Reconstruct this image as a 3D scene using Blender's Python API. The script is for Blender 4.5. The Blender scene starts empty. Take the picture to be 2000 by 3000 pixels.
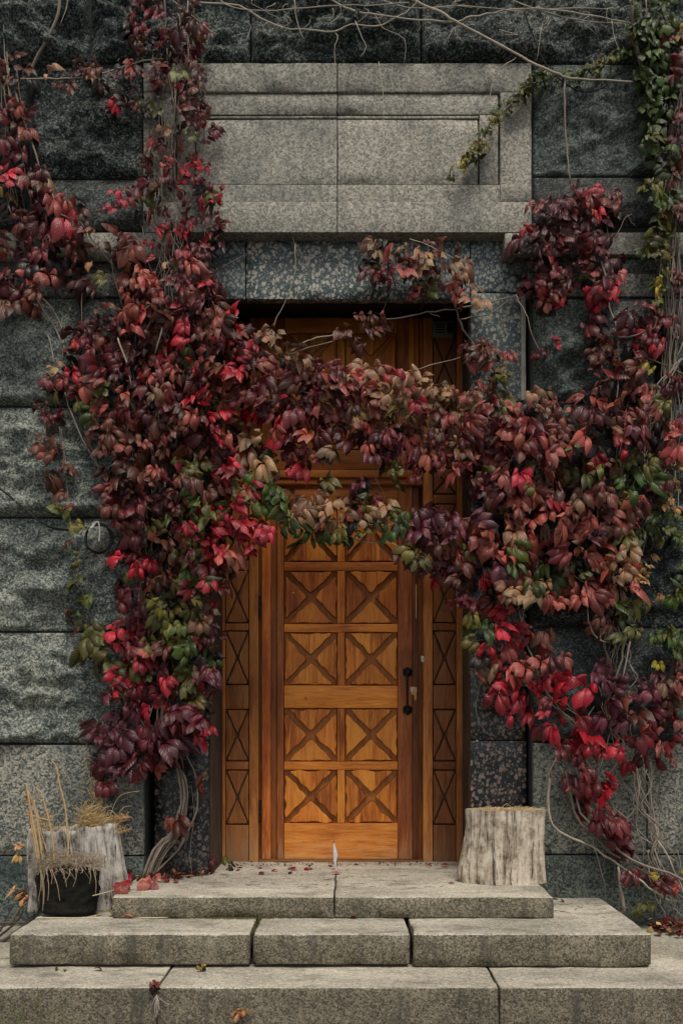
import bpy, bmesh, math, random
from mathutils import Vector, Matrix, noise, Euler
sc = bpy.context.scene
C = sc.collection
random.seed(7)
R = random.Random(11)

# ------------------------------------------------------------------ camera, sky, sun, exposure
VX, VY, F, HC = 1015.0, 2100.0, 2615.0, 1.20
cd = bpy.data.cameras.new('camera'); cam = bpy.data.objects.new('camera', cd); C.objects.link(cam)
cam.location = (0, 0, HC); cam.rotation_euler = (math.radians(90), 0, 0)
cd.sensor_fit = 'HORIZONTAL'; cd.sensor_width = 36; cd.lens = F / 2000 * 36
cd.shift_x = (1000 - VX) / 2000; cd.shift_y = (VY - 1500) / 2000
cd.clip_end = 500; cd.clip_start = 0.05
sc.camera = cam
w = bpy.data.worlds.new('World'); sc.world = w; w.use_nodes = True
nt = w.node_tree; nt.nodes.clear()
sky = nt.nodes.new('ShaderNodeTexSky'); sky.sky_type = 'NISHITA'; sky.sun_disc = False
sky.sun_elevation = math.radians(62); sky.sun_rotation = math.radians(180 - 14)
hs = nt.nodes.new('ShaderNodeHueSaturation'); hs.inputs['Saturation'].default_value = 0.18
bg = nt.nodes.new('ShaderNodeBackground'); bg.inputs['Strength'].default_value = 0.058
wo = nt.nodes.new('ShaderNodeOutputWorld')
nt.links.new(sky.outputs[0], hs.inputs['Color']); nt.links.new(hs.outputs[0], bg.inputs[0]); nt.links.new(bg.outputs[0], wo.inputs[0])
sd = bpy.data.lights.new('sun', 'SUN'); sun = bpy.data.objects.new('sun', sd); C.objects.link(sun)
sd.energy = 1.5; sd.angle = math.radians(24); sd.color = (1.0, 0.94, 0.84)
sun.rotation_euler = (math.radians(28), 0, math.radians(14)); sun.location = (0, -3, 8)
sc.view_settings.view_transform = 'Standard'; sc.view_settings.look = 'None'
sc.view_settings.gamma = 1; sc.view_settings.exposure = 0.92
sc.render.resolution_x = 682; sc.render.resolution_y = 1024

# ------------------------------------------------------------------ helpers
def X(px, D): return (px - VX) / F * D
def Z(py, D): return HC - (py - VY) / F * D
def P(px, py, D): return Vector((X(px, D), D, Z(py, D)))

def tag(o, label=None, cat=None, group=None, kind=None):
    if label: o['label'] = label
    if cat: o['category'] = cat
    if group: o['group'] = group
    if kind: o['kind'] = kind
    return o
def empty(name, loc, label, cat, group=None):
    o = bpy.data.objects.new(name, None); C.objects.link(o); o.location = loc; o.empty_display_size = .05
    return tag(o, label, cat, group)
def put(name, me, parent=None, color=None):
    o = bpy.data.objects.new(name, me); C.objects.link(o)
    if parent is not None:
        o.parent = parent
        q = parent; off = Vector((0, 0, 0))
        while q is not None: off += q.location; q = q.parent
        o.location = -off
    if color: o.color = (*color, 1)
    return o
class MB:
    def __init__(s): s.v = []; s.f = []; s.mi = []; s.uv = []; s.tint = []
    def add(s, vs, fs, mi=0):
        b = len(s.v); s.v += [tuple(v) for v in vs]
        s.f += [tuple(b + i for i in f) for f in fs]; s.mi += [mi] * len(fs)
    def tube(s, pts, r0, r1=None, n=6, wob=0):
        pts = [Vector(p) for p in pts]
        if r1 is None: r1 = r0
        m = len(pts); vs = []; fs = []
        for i, p in enumerate(pts):
            t = (pts[min(i + 1, m - 1)] - pts[max(i - 1, 0)])
            if t.length < 1e-9: t = Vector((0, 0, 1))
            t.normalize()
            a = t.cross(Vector((0.13, 1, 0.2))).normalized(); b = t.cross(a)
            r = r0 + (r1 - r0) * i / max(1, m - 1)
            if wob: r *= 1 + R.uniform(-wob, wob)
            for k in range(n):
                g = 2 * math.pi * k / n
                vs.append(p + (a * math.cos(g) + b * math.sin(g)) * r)
        for i in range(m - 1):
            for k in range(n):
                fs.append((i * n + k, i * n + (k + 1) % n, (i + 1) * n + (k + 1) % n, (i + 1) * n + k))
        fs.append(tuple(range(n - 1, -1, -1))); fs.append(tuple((m - 1) * n + k for k in range(n)))
        s.add(vs, fs)
    def mesh(s, name, mats, smooth=False):
        me = bpy.data.meshes.new(name); me.from_pydata(s.v, [], s.f)
        for m in (mats if isinstance(mats, (list, tuple)) else [mats]): me.materials.append(m)
        if any(s.mi): me.polygons.foreach_set('material_index', s.mi)
        if smooth: me.polygons.foreach_set('use_smooth', [True] * len(me.polygons))
        me.update(); return me
    def build(s, name, mats, parent=None, smooth=False, color=None):
        return put(name, s.mesh(name, mats, smooth), parent, color)
def wig(p, q, n, amp, rng=R):
    """polyline from p to q with n steps and wander"""
    p = Vector(p); q = Vector(q); out = [p]; off = Vector((0, 0, 0))
    for i in range(1, n):
        t = i / n
        off += Vector([rng.uniform(-1, 1) for _ in range(3)]) * amp
        out.append(p.lerp(q, t) + off * math.sin(math.pi * t))
    out.append(q); return out
def spline(pts, sub=4):
    pts = [Vector(p) for p in pts]; o = []
    for i in range(len(pts) - 1):
        a = pts[max(i - 1, 0)]; b = pts[i]; c = pts[i + 1]; d = pts[min(i + 2, len(pts) - 1)]
        for k in range(sub):
            t = k / sub
            o.append(0.5 * ((2 * b) + (c - a) * t + (2 * a - 5 * b + 4 * c - d) * t * t + (3 * b - a - 3 * c + d) * t ** 3))
    o.append(pts[-1]); return o

def coords(a, b, cell, r):
    L = b - a; r = min(r, L * .3); n = max(1, round((L - 2 * r) / cell))
    return [a, a + r * .45, a + r] + [a + r + (L - 2 * r) * i / n for i in range(1, n)] + [b - r, b - r * .45, b]
def rbox(x0, x1, y0, y1, z0, z1, cell=1.0, r=.004, amp=0.0, fr=6.0, seed=0, fine=0.0, chip=0.0):
    """rounded box with noise-displaced skin; returns MB (slot 1 = upward faces)"""
    if x0 > x1: x0, x1 = x1, x0
    if z0 > z1: z0, z1 = z1, z0
    A = [coords(x0, x1, cell, r), coords(y0, y1, cell, r), coords(z0, z1, cell, r)]
    N = [len(a) for a in A]; idx = {}; vs = []; fs = []; mi = []
    lo = Vector((x0, y0, z0)); hi = Vector((x1, y1, z1)); so = Vector((seed * 7.3, seed * 3.1, seed * 1.7))
    rr = [min(r, (hi[k] - lo[k]) * .3) for k in range(3)]
    def vid(i, j, k):
        key = (i, j, k)
        if key in idx: return idx[key]
        p = Vector((A[0][i], A[1][j], A[2][k]))
        q = Vector([min(max(p[c], lo[c] + rr[c]), hi[c] - rr[c]) for c in range(3)])
        d = p - q; n = d.normalized() if d.length > 1e-9 else Vector((0, -1, 0))
        edge = sum(1 for c in range(3) if abs(d[c]) > 1e-6)
        p = q + Vector([n[c] * rr[c] for c in range(3)])
        if amp: p += n * (noise.fractal(p * fr + so, 1.0, 2.0, 3) * amp)
        if fine: p += n * (noise.noise(p * 45 + so) * fine)
        if chip and edge >= 2:
            c_ = max(0, noise.noise(p * 9 + so * 2) - .15) * chip
            p -= n * c_
        idx[key] = len(vs); vs.append(p); return idx[key]
    def face(ax, side):
        u, v = [(1, 2), (2, 0), (0, 1)][ax]
        for a in range(N[u] - 1):
            for b in range(N[v] - 1):
                q = []
                for (da, db) in ((0, 0), (1, 0), (1, 1), (0, 1)):
                    t = [0, 0, 0]; t[ax] = N[ax] - 1 if side else 0; t[u] = a + da; t[v] = b + db
                    q.append(vid(*t))
                if not side: q.reverse()
                fs.append(tuple(q)); mi.append(1 if (ax == 2 and side) else 0)
    for ax in range(3): face(ax, 0); face(ax, 1)
    m = MB(); m.v = [tuple(v) for v in vs]; m.f = fs; m.mi = mi; return m
def pbox(px0, py0, px1, py1, D, depth, **k):
    """box whose front face fills the pixel rectangle at distance D"""
    return rbox(X(px0, D), X(px1, D), D, D + depth, Z(py1, D), Z(py0, D), **k)
def slot(m, mats):
    if not isinstance(mats, (list, tuple)): m.mi = [0] * len(m.f)
    return m

# ------------------------------------------------------------------ materials
class NT:
    def __init__(s, name):
        s.m = bpy.data.materials.new(name); s.m.use_nodes = True; s.t = s.m.node_tree; s.t.nodes.clear()
        s.out = s.n('ShaderNodeOutputMaterial'); s.b = s.n('ShaderNodeBsdfPrincipled')
        s.l(s.b.outputs[0], s.out.inputs[0])
    def n(s, t, **k):
        q = s.t.nodes.new(t)
        for a, b in k.items(): setattr(q, a, b)
        return q
    def l(s, a, b): s.t.links.new(a, b)
    def val(s, sock, v):
        if hasattr(v, 'is_linked') or hasattr(v, 'links'): s.l(v, sock)
        else: sock.default_value = v
    def math(s, op, a, b=0.0, c=None, clamp=False):
        q = s.n('ShaderNodeMath', operation=op); q.use_clamp = clamp
        s.val(q.inputs[0], a); s.val(q.inputs[1], b)
        if c is not None: s.val(q.inputs[2], c)
        return q.outputs[0]
    def mix(s, f, a, b, mode='MIX'):
        q = s.n('ShaderNodeMix', data_type='RGBA', blend_type=mode)
        s.val(q.inputs[0], f)
        for i, v in ((6, a), (7, b)):
            if isinstance(v, tuple): q.inputs[i].default_value = (*v, 1)
            else: s.l(v, q.inputs[i])
        return q.outputs[2]
    def vec(s, scale=(1, 1, 1), offs=13.0):
        tc = s.n('ShaderNodeTexCoord'); oi = s.n('ShaderNodeObjectInfo')
        cb = s.n('ShaderNodeCombineXYZ'); m = s.math('MULTIPLY', oi.outputs['Random'], offs)
        for i in range(3): s.l(m, cb.inputs[i])
        ad = s.n('ShaderNodeVectorMath', operation='ADD'); s.l(tc.outputs['Object'], ad.inputs[0]); s.l(cb.outputs[0], ad.inputs[1])
        mu = s.n('ShaderNodeVectorMath', operation='MULTIPLY'); s.l(ad.outputs[0], mu.inputs[0]); mu.inputs[1].default_value = scale
        return mu.outputs[0]
    def noise(s, v, scale, detail=4, rough=.55, dist=0):
        q = s.n('ShaderNodeTexNoise'); s.l(v, q.inputs['Vector']); q.inputs['Scale'].default_value = scale
        q.inputs['Detail'].default_value = detail; q.inputs['Roughness'].default_value = rough; q.inputs['Distortion'].default_value = dist
        return q.outputs['Fac']
    def vor(s, v, scale, feature='F1'):
        q = s.n('ShaderNodeTexVoronoi', feature=feature); s.l(v, q.inputs['Vector']); q.inputs['Scale'].default_value = scale
        return q
    def ramp(s, f, stops, interp='LINEAR'):
        q = s.n('ShaderNodeValToRGB'); s.l(f, q.inputs[0]); cr = q.color_ramp; cr.interpolation = interp
        while len(cr.elements) < len(stops): cr.elements.new(.5)
        for e, (p, c) in zip(cr.elements, stops):
            e.position = p; e.color = (*c, 1) if isinstance(c, tuple) else (c, c, c, 1)
        return q.outputs[0]
    def bump(s, h, strength=.5, dist=.004):
        q = s.n('ShaderNodeBump'); s.l(h, q.inputs['Height']); q.inputs['Strength'].default_value = strength
        q.inputs['Distance'].default_value = dist; s.l(q.outputs[0], s.b.inputs['Normal'])
    def fin(s, col=None, rough=.7, spec=.4):
        if col is not None: s.val(s.b.inputs['Base Color'], col if not isinstance(col, tuple) else (*col, 1))
        s.val(s.b.inputs['Roughness'], rough); s.b.inputs['Specular IOR Level'].default_value = spec
        return s.m
def objcol(n): 
    return n.n('ShaderNodeObjectInfo').outputs['Color']

def granite(name, dark, mid, light, scale=85, big=2.2, bigamt=.6, rough=.75, bumps=.5, bd=.004, fleck=.5, stain=None, spec=.35, aniso=(1, 1, 1), thr=.5, coarse=0, streak=None):
    n = NT(name); v = n.vec(aniso)
    # warp the grain a little
    nz = n.n('ShaderNodeTexNoise'); n.l(v, nz.inputs['Vector']); nz.inputs['Scale'].default_value = scale * .5
    ws = n.n('ShaderNodeVectorMath', operation='SCALE'); n.l(nz.outputs['Color'], ws.inputs[0]); ws.inputs['Scale'].default_value = 1.4 / scale
    wa = n.n('ShaderNodeVectorMath', operation='ADD'); n.l(v, wa.inputs[0]); n.l(ws.outputs[0], wa.inputs[1]); vw = wa.outputs[0]
    v1 = n.vor(vw, scale); v2 = n.vor(vw, scale * 2.1)
    s1 = n.n('ShaderNodeSeparateColor'); n.l(v1.outputs['Color'], s1.inputs[0])
    s2 = n.n('ShaderNodeSeparateColor'); n.l(v2.outputs['Color'], s2.inputs[0])
    g = n.math('ADD', n.math('MULTIPLY', s1.outputs[0], .62), n.math('MULTIPLY', s2.outputs[1], .38))
    md = n.noise(v, scale * .22, 2)
    g = n.math('ADD', g, n.math('MULTIPLY', n.math('SUBTRACT', md, .5), .38))
    bigN = n.noise(v, big, 2, .5)
    g = n.math('ADD', g, n.math('MULTIPLY', n.math('SUBTRACT', bigN, .5), bigamt))
    col = n.ramp(g, [(thr - .34, dark), (thr - .06, mid), (thr + .20, light), (thr + .45, tuple(min(1, c * 1.35) for c in light))])
    v3 = n.vor(vw, scale * .9)
    s3 = n.n('ShaderNodeSeparateColor'); n.l(v3.outputs['Color'], s3.inputs[0])
    fl = n.math('GREATER_THAN', s3.outputs[2], 1 - .22 * fleck)
    col = n.mix(n.math('MULTIPLY', fl, .8), col, dark)
    if stain:
        st = n.noise(v, stain[1], 5, .65, .4)
        f = n.ramp(st, [(stain[2], 0.0), (stain[2] + .16, 1.0)])
        col = n.mix(n.math('MULTIPLY', f, stain[3]), col, stain[0])
    if streak:
        sv = n.noise(n.vec((9, 9, .9)), 1.6, 5, .7)
        f = n.ramp(sv, [(streak[1], 0.0), (streak[1] + .14, 1.0)])
        col = n.mix(n.math('MULTIPLY', f, streak[2]), col, streak[0])
    col = n.mix(1.0, col, objcol(n), 'MULTIPLY')
    h = n.math('ADD', n.math('MULTIPLY', s1.outputs[1], .5), n.noise(v, scale * .6, 4, .7))
    if coarse: h = n.math('ADD', n.math('MULTIPLY', h, .6), n.math('MULTIPLY', n.noise(v, 14, 5, .65, .6), coarse))
    n.bump(h, bumps, bd)
    return n.fin(col, rough, spec)

def clast(name, matrix, c1, c2, scale=36, thr=.36, rough=.35, spec=.5):
    n = NT(name); v = n.vec((1, 1, .85))
    nz = n.n('ShaderNodeTexNoise'); n.l(v, nz.inputs['Vector']); nz.inputs['Scale'].default_value = 30
    ws = n.n('ShaderNodeVectorMath', operation='SCALE'); n.l(nz.outputs['Color'], ws.inputs[0]); ws.inputs['Scale'].default_value = .022
    wa = n.n('ShaderNodeVectorMath', operation='ADD'); n.l(v, wa.inputs[0]); n.l(ws.outputs[0], wa.inputs[1])
    v1 = n.vor(wa.outputs[0], scale)
    s1 = n.n('ShaderNodeSeparateColor'); n.l(v1.outputs['Color'], s1.inputs[0])
    rad = n.math('ADD', n.math('MULTIPLY', s1.outputs[0], .34), thr - .2)
    inside = n.math('SUBTRACT', rad, v1.outputs['Distance'])
    f = n.ramp(inside, [(0.0, 0.0), (.05, 1.0)])
    c = n.mix(s1.outputs[1], c1, c2)
    m2 = n.vor(wa.outputs[0], scale * 3.2); s2 = n.n('ShaderNodeSeparateColor'); n.l(m2.outputs['Color'], s2.inputs[0])
    mat = n.mix(s2.outputs[0], tuple(x * .45 for x in matrix), tuple(x * 1.7 for x in matrix))
    sp = n.math('GREATER_THAN', s2.outputs[1], .86)
    mat = n.mix(n.math('MULTIPLY', sp, .5), mat, c1)
    col = n.mix(f, mat, c)
    col = n.mix(n.noise(v, 3.0, 4), tuple(x * .5 for x in (1, 1, 1)), (1.25, 1.25, 1.25)) if False else col
    big = n.ramp(n.noise(v, 2.6, 4), [(.3, .6), (.7, 1.15)])
    col = n.mix(1.0, col, big, 'MULTIPLY'); col = n.mix(1.0, col, objcol(n), 'MULTIPLY')
    n.bump(n.noise(v, 60, 3), .15, .002)
    return n.fin(col, rough, spec)

def wood(name, c_dark, c_mid, c_light, horiz=False, rough=.5, worn=None, planks=0):
    n = NT(name)
    st = (1.2, 1, 14) if horiz else (14, 14, 1.2)
    v = n.vec(st if not horiz else (1.2, 14, 14), 29)
    g = n.noise(v, 3.0, 6, .62, 1.2)
    fine = n.noise(v, 14.0, 3, .6)
    g = n.math('ADD', n.math('MULTIPLY', g, .75), n.math('MULTIPLY', fine, .25))
    v0 = n.vec((1, 1, 1), 29)
    b = n.noise(v0, 3.0, 3)
    g = n.math('ADD', g, n.math('MULTIPLY', n.math('SUBTRACT', b, .5), .45))
    if planks:
        pv = n.vec((planks, planks, .01), 29); vr = n.vor(pv, 1.0); s1 = n.n('ShaderNodeSeparateColor'); n.l(vr.outputs['Color'], s1.inputs[0])
        g = n.math('ADD', g, n.math('MULTIPLY', n.math('SUBTRACT', s1.outputs[0], .5), .26))
    col = n.ramp(g, [(.28, c_dark), (.47, c_mid), (.68, c_light)])
    pore = n.math('GREATER_THAN', n.noise(v, 30, 2), .66)
    col = n.mix(n.math('MULTIPLY', pore, .45), col, c_dark)
    rg = rough
    if worn:
        # bare weathered wood at the foot, splashed and scraped
        tc = n.n('ShaderNodeNewGeometry'); sx = n.n('ShaderNodeSeparateXYZ'); n.l(tc.outputs['Position'], sx.inputs[0])
        hgt = n.math('SUBTRACT', worn[1], sx.outputs[2])
        f = n.math('MULTIPLY', hgt, 1.6); f = n.math('ADD', f, n.math('MULTIPLY', n.math('SUBTRACT', n.noise(v, 5, 6, .7), .5), 1.5))
        f = n.ramp(f, [(.18, 0.0), (.55, 1.0)])
        col = n.mix(n.math('MULTIPLY', f, worn[2]), col, worn[0])
    col = n.mix(1.0, col, objcol(n), 'MULTIPLY')
    n.bump(g, .35, .003)
    return n.fin(col, rg, .35)

def plain(name, c, rough=.6, metallic=0, nscale=25, amt=.35, spec=.4, bump=.3):
    n = NT(name); v = n.vec()
    f = n.noise(v, nscale, 5, .6)
    col = n.mix(f, tuple(x * (1 - amt) for x in c), tuple(min(1, x * (1 + amt)) for x in c))
    col = n.mix(1.0, col, objcol(n), 'MULTIPLY')
    n.b.inputs['Metallic'].default_value = metallic
    n.bump(f, bump, .002)
    return n.fin(col, rough, spec)

M = {}
M['rock']  = granite('rock_faced_granite', (.025, .038, .040), (.088, .104, .100), (.21, .21, .185), streak=((.03, .045, .045), .55, .6), scale=125, bigamt=.8, bumps=1.0, bd=.012, coarse=1.8, fleck=.8)
M['rockd'] = granite('dark_rock_granite', (.003, .007, .008), (.028, .042, .043), (.15, .155, .135), scale=115, bigamt=.9, bumps=1.0, bd=.014, coarse=2.0, fleck=.9, thr=.56)
M['slab']  = granite('dressed_grey_granite', (.16, .158, .142), (.33, .308, .268), (.45, .42, .36), scale=115, big=1.6, bigamt=.35, bumps=.5, bd=.003, fleck=.55, stain=((.07, .085, .085), 2.4, .52, .6), streak=((.11, .11, .10), .54, .45))
M['base']  = granite('dressed_base_granite', (.03, .04, .04), (.15, .155, .14), (.28, .265, .23), scale=110, big=1.8, bigamt=.5, bumps=.5, bd=.003, fleck=.6, stain=((.03, .045, .05), 1.7, .50, .75))
M['riser'] = granite('coarse_step_granite', (.05, .05, .036), (.145, .130, .093), (.235, .205, .15), streak=((.055, .055, .045), .50, .6), stain=((.33, .30, .24), 5.5, .60, .4), scale=165, big=5, bigamt=.55, bumps=.7, bd=.005, fleck=.35)
M['tread'] = granite('worn_step_granite', (.20, .185, .155), (.38, .352, .30), (.50, .465, .39), scale=130, big=2.2, bigamt=1.0, bumps=.35, bd=.002, fleck=.15, aniso=(1, 2.2, 1), stain=((.11, .10, .08), 4.5, .52, .65))
M['lintel'] = clast('speckled_blue_granite', (.036, .062, .066), (.48, .43, .35), (.28, .27, .23), scale=56, thr=.47, rough=.5)
M['portal'] = clast('polished_dark_granite', (.006, .012, .014), (.30, .20, .155), (.12, .115, .10), scale=50, thr=.42, rough=.28)
M['mortar'] = plain('dark_mortar', (.03, .032, .03), .95, nscale=40)
M['lime']   = plain('pale_mortar_strip', (.30, .29, .25), .9, nscale=30)
M['wpanel'] = wood('honey_pine', (.22, .050, .007), (.52, .160, .020), (.70, .27, .042), planks=11, worn=((.52, .34, .17), .62, .55))
M['whoriz'] = wood('honey_pine_rail', (.24, .060, .009), (.52, .17, .024), (.70, .275, .046), horiz=True, worn=((.55, .38, .20), .60, .7))
M['wred']   = wood('red_brown_pine', (.10, .022, .006), (.27, .075, .016), (.46, .16, .035), worn=((.45, .30, .16), .62, .7))
M['wgroove'] = wood('dark_groove_wood', (.16, .042, .008), (.38, .115, .019), (.50, .17, .030))
M['wframe'] = wood('brown_frame_pine', (.13, .036, .009), (.33, .105, .022), (.50, .20, .045), worn=((.36, .22, .11), .70, .75))
M['wcarve'] = wood('carved_pilaster_pine', (.12, .035, .010), (.28, .095, .024), (.42, .16, .042), worn=((.30, .18, .09), .70, .7))
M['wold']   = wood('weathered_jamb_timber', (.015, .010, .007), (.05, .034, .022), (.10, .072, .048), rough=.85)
M['skirtshade']  = plain('painted_skirt_shade', (.018, .007, .003), .6)  # shadow lines around the raised fields, painted onto their sides
M['iron']   = plain('black_iron', (.012, .014, .014), .45, .5, 60)
M['white']  = plain('scuffed_white_metal', (.55, .54, .50), .5, 0, 80)
M['plastic'] = plain('grey_plastic', (.13, .14, .12), .6, 0, 20)
M['headshade']   = plain('painted_recess_shade', (.006, .005, .004), .95)  # near-black: shade at the top of the door recess put into the colour
M['rubber'] = plain('black_rubber', (.005, .005, .006), .7, 0, 20)
M['stem']   = plain('pale_vine_stem', (.34, .29, .24), .8, 0, 60, .45)
M['stemd']  = plain('dark_vine_stem', (.10, .075, .06), .85, 0, 60, .45)
M['straw']  = plain('dry_straw', (.50, .37, .20), .8, 0, 60, .45)
M['soil']   = plain('black_root_ball_soil', (.013, .012, .009), .95, 0, 70, .9, .2, 1.0)
M['berry']  = plain('blue_black_berry', (.010, .010, .022), .3, 0, 20, .3, .5)
M['ice']    = plain('crumpled_clear_plastic', (.55, .56, .56), .25, 0, 40, .4, .6)
M['twig']   = plain('grey_twig', (.05, .038, .03), .85)

def stumpmat(name, a, b, c):
    n = NT(name); v = n.vec((9, 9, 1.5), 5); g = n.noise(v, 2.6, 8, .72, .8)
    v0 = n.vec((1, 1, 1), 5); bl = n.noise(v0, 13, 6, .75)
    g2 = n.math('ADD', g, n.math('MULTIPLY', n.math('SUBTRACT', bl, .5), .95))
    col = n.ramp(g2, [(.30, a), (.42, b), (.60, c), (.8, tuple(min(1, x * 1.15) for x in c))])
    cr = n.ramp(n.noise(n.vec((34, 34, 2.2), 5), 1.3, 5, .6), [(.33, 1.0), (.37, 0.0)])
    col = n.mix(n.math('MULTIPLY', cr, .85), col, (.02, .015, .01))
    kn = n.ramp(n.noise(v0, 4.5, 4, .6), [(.62, 0.0), (.72, 1.0)])
    col = n.mix(n.math('MULTIPLY', kn, .6), col, a)
    n.bump(n.math('SUBTRACT', g2, cr), .9, .007)
    return n.fin(col, .85, .2)
M['stump'] = stumpmat('weathered_bare_wood', (.09, .065, .045), (.30, .24, .18), (.60, .52, .42))
M['stumpg'] = stumpmat('silver_grey_rotten_wood', (.035, .03, .025), (.24, .215, .185), (.50, .46, .41))
M['stumptop'] = plain('end_grain', (.34, .25, .15), .9, 0, 50, .4)

def leafmat():
    n = NT('creeper_leaf')
    at = n.n('ShaderNodeAttribute'); at.attribute_name = 'tint'
    base = n.mix(1.0, at.outputs['Color'], objcol(n), 'MULTIPLY')
    uv = n.n('ShaderNodeUVMap'); uv.uv_map = 'uv'; sp = n.n('ShaderNodeSeparateXYZ'); n.l(uv.outputs[0], sp.inputs[0])
    au = n.math('ABSOLUTE', n.math('SUBTRACT', sp.outputs[0], .5))
    # side veins: chevrons from the midrib
    ch = n.math('FRACT', n.math('MULTIPLY', n.math('SUBTRACT', sp.outputs[1], n.math('MULTIPLY', au, .55)), 8.0))
    tri = n.math('ABSOLUTE', n.math('SUBTRACT', ch, .5))
    oi2 = n.n('ShaderNodeObjectInfo')
    ga = n.math('MULTIPLY', n.math('POWER', sp.outputs[1], 1.6), n.math('ADD', n.math('MULTIPLY', oi2.outputs['Random'], .9), .1), clamp=True)
    base = n.mix(ga, base, n.mix(1.0, base, (.55, .9, .7), 'MULTIPLY'))
    rib = n.ramp(au, [(0.0, 1.0), (.035, 0.0)])
    vv = n.ramp(tri, [(0.0, 1.0), (.10, 0.0)])
    vein = n.math('MAXIMUM', rib, n.math('MULTIPLY', vv, .45))
    v = n.vec((1, 1, 1), 40)
    blotch = n.noise(v, 34, 5, .65)
    f = n.ramp(blotch, [(.40, 0.0), (.66, 1.0)])
    dk = n.mix(1.0, base, (.42, .40, .40), 'MULTIPLY')
    col = n.mix(n.math('MULTIPLY', f, .75), base, dk)
    lt = n.mix(1.0, base, (1.9, 1.6, 1.3), 'MULTIPLY')
    col = n.mix(n.math('MULTIPLY', vein, .55), col, lt)
    edge = n.ramp(au, [(.40, 0.0), (.5, 1.0)])
    col = n.mix(n.math('MULTIPLY', edge, .35), col, n.mix(1.0, base, (1.5, .8, .7), 'MULTIPLY'))
    geo = n.n('ShaderNodeNewGeometry')
    back = n.mix(.45, col, (.26, .16, .12))
    col = n.mix(geo.outputs['Backfacing'], col, back)
    n.bump(n.math('ADD', n.math('MULTIPLY', tri, 1.0), n.math('MULTIPLY', au, -.6)), .55, .004)
    m = n.fin(col, .40, .40)
    tr = n.n('ShaderNodeBsdfTranslucent'); n.l(n.mix(1.0, col, (1.6, 1.1, .8), 'MULTIPLY'), tr.inputs[0])
    ms = n.n('ShaderNodeMixShader'); ms.inputs[0].default_value = .10
    n.l(n.b.outputs[0], ms.inputs[1]); n.l(tr.outputs[0], ms.inputs[2]); n.l(ms.outputs[0], n.out.inputs[0])
    return m
M['leaf'] = leafmat()

# ------------------------------------------------------------------ SETTING: ground
DW, DP, DD = 4.49, 4.55, 5.00          # wall plane, portal plane, door plane
ZL, ZM, ZB = .39, .294, .154           # landing, middle step, pavement step
g = MB(); g.add([(-60, -60, 0), (60, -60, 0), (60, 60, 0), (-60, 60, 0)], [(0, 1, 2, 3)])
M['ground'] = granite('grey_asphalt', (.03, .03, .028), (.06, .06, .055), (.10, .10, .09), scale=120, bumps=.4)
tag(g.build('ground', M['ground']), kind='structure')
# raised paving along the wall, behind and beside the steps
pav = empty('pavement', (0, 4, 0), None, None); tag(pav, kind='structure')
yB = 3.44
def paving(name, x0, x1, y0, y1, z0, z1, parent, seed, c=(1, 1, 1), **k):
    kk = dict(cell=.045, r=.007, amp=.004, fr=7, seed=seed, fine=.0016, chip=.02); kk.update(k)
    return rbox(x0, x1, y0, y1, z0, z1, **kk).build(name, [M['riser'], M['tread']], parent, True, c)
xs = [-3.6, -1.9, X(459, yB), X(1462, yB), 2.0, 3.6]
for i in range(5):
    paving('kerb_stone', xs[i] + .003, xs[i + 1] - .003, yB, yB + .42, -.02, ZB, pav, i + 1, (1.0, .97, .93))
for i, (a, b) in enumerate(((-3.6, -2.2), (-2.195, -1.15), (1.15, 1.9), (1.905, 3.6))):
    paving('paving_slab', a, b, yB + .425, 4.62, -.02, ZB - .002, pav, 20 + i, (.80, .78, .72), cell=.08)

# ------------------------------------------------------------------ steps
st = empty('granite_steps', (0, 3.9, ZB), 'two grey granite steps of long coarse blocks leading up to the wooden door', 'steps')
yM = 3.71; yT = 4.00
xm0, xm1 = X(25, yM), X(1910, yM)
mj = [xm0, X(736, yM), X(1204, yM), xm1]
for i in range(3):
    gl = .003 if i == 0 else .008; gr_ = .006 if i < 2 else .003
    paving('step_block', mj[i] + gl, mj[i + 1] - gr_, yM, 4.52 if i != 1 else 4.3, ZB + (.012 if i < 2 else .004), ZM, st, 40 + i, (1, .98, .94), r=.009, chip=.035)
# recessed bed under the blocks
rbox(xm0 + .05, xm1 - .02, yM + .06, 4.4, ZB - .01, ZB + .02, cell=.4, r=.003).build('mortar_bed', [M['mortar'], M['mortar']], st)
xt0, xt1 = X(327, yT), X(1622, yT)
xj = X(979, yT)
paving('landing_slab', xt0, xj - .002, yT, 5.08, ZM + .002, ZL, st, 51, (1.06, 1.03, .99), r=.006, chip=.02)
paving('landing_slab', xj + .002, xt1, yT, 5.08, ZM + .002, ZL, st, 52, (1.06, 1.03, .99), r=.006, chip=.02)

# ------------------------------------------------------------------ wall
wl = empty('granite_wall', (0, DW, 0), 'dark rusticated granite wall with a paler framed slab above the doorway', 'wall')
def wallbox(x0, x1, y0, y1, z0, z1, name='backing', m='mortar'):
    rbox(x0, x1, y0, y1, z0, z1, cell=2, r=.002).build(name, [M[m], M[m]], wl)
xl, xr = X(425, DW), X(1556, DW)
ztop = 5.4
wallbox(-4, xl, DW + .01, 5.4, -.02, ztop); wallbox(xr, 4, DW + .01, 5.4, -.02, ztop)
wallbox(xl + .001, xr - .001, DP + .12, 5.4, 3.475, ztop); wallbox(xl + .001, xr - .001, DP + .055, DP + .119, 3.36, ztop)
wallbox(xl + .001, xr - .001, DD + .13, 5.39, 0, 3.474)

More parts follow.
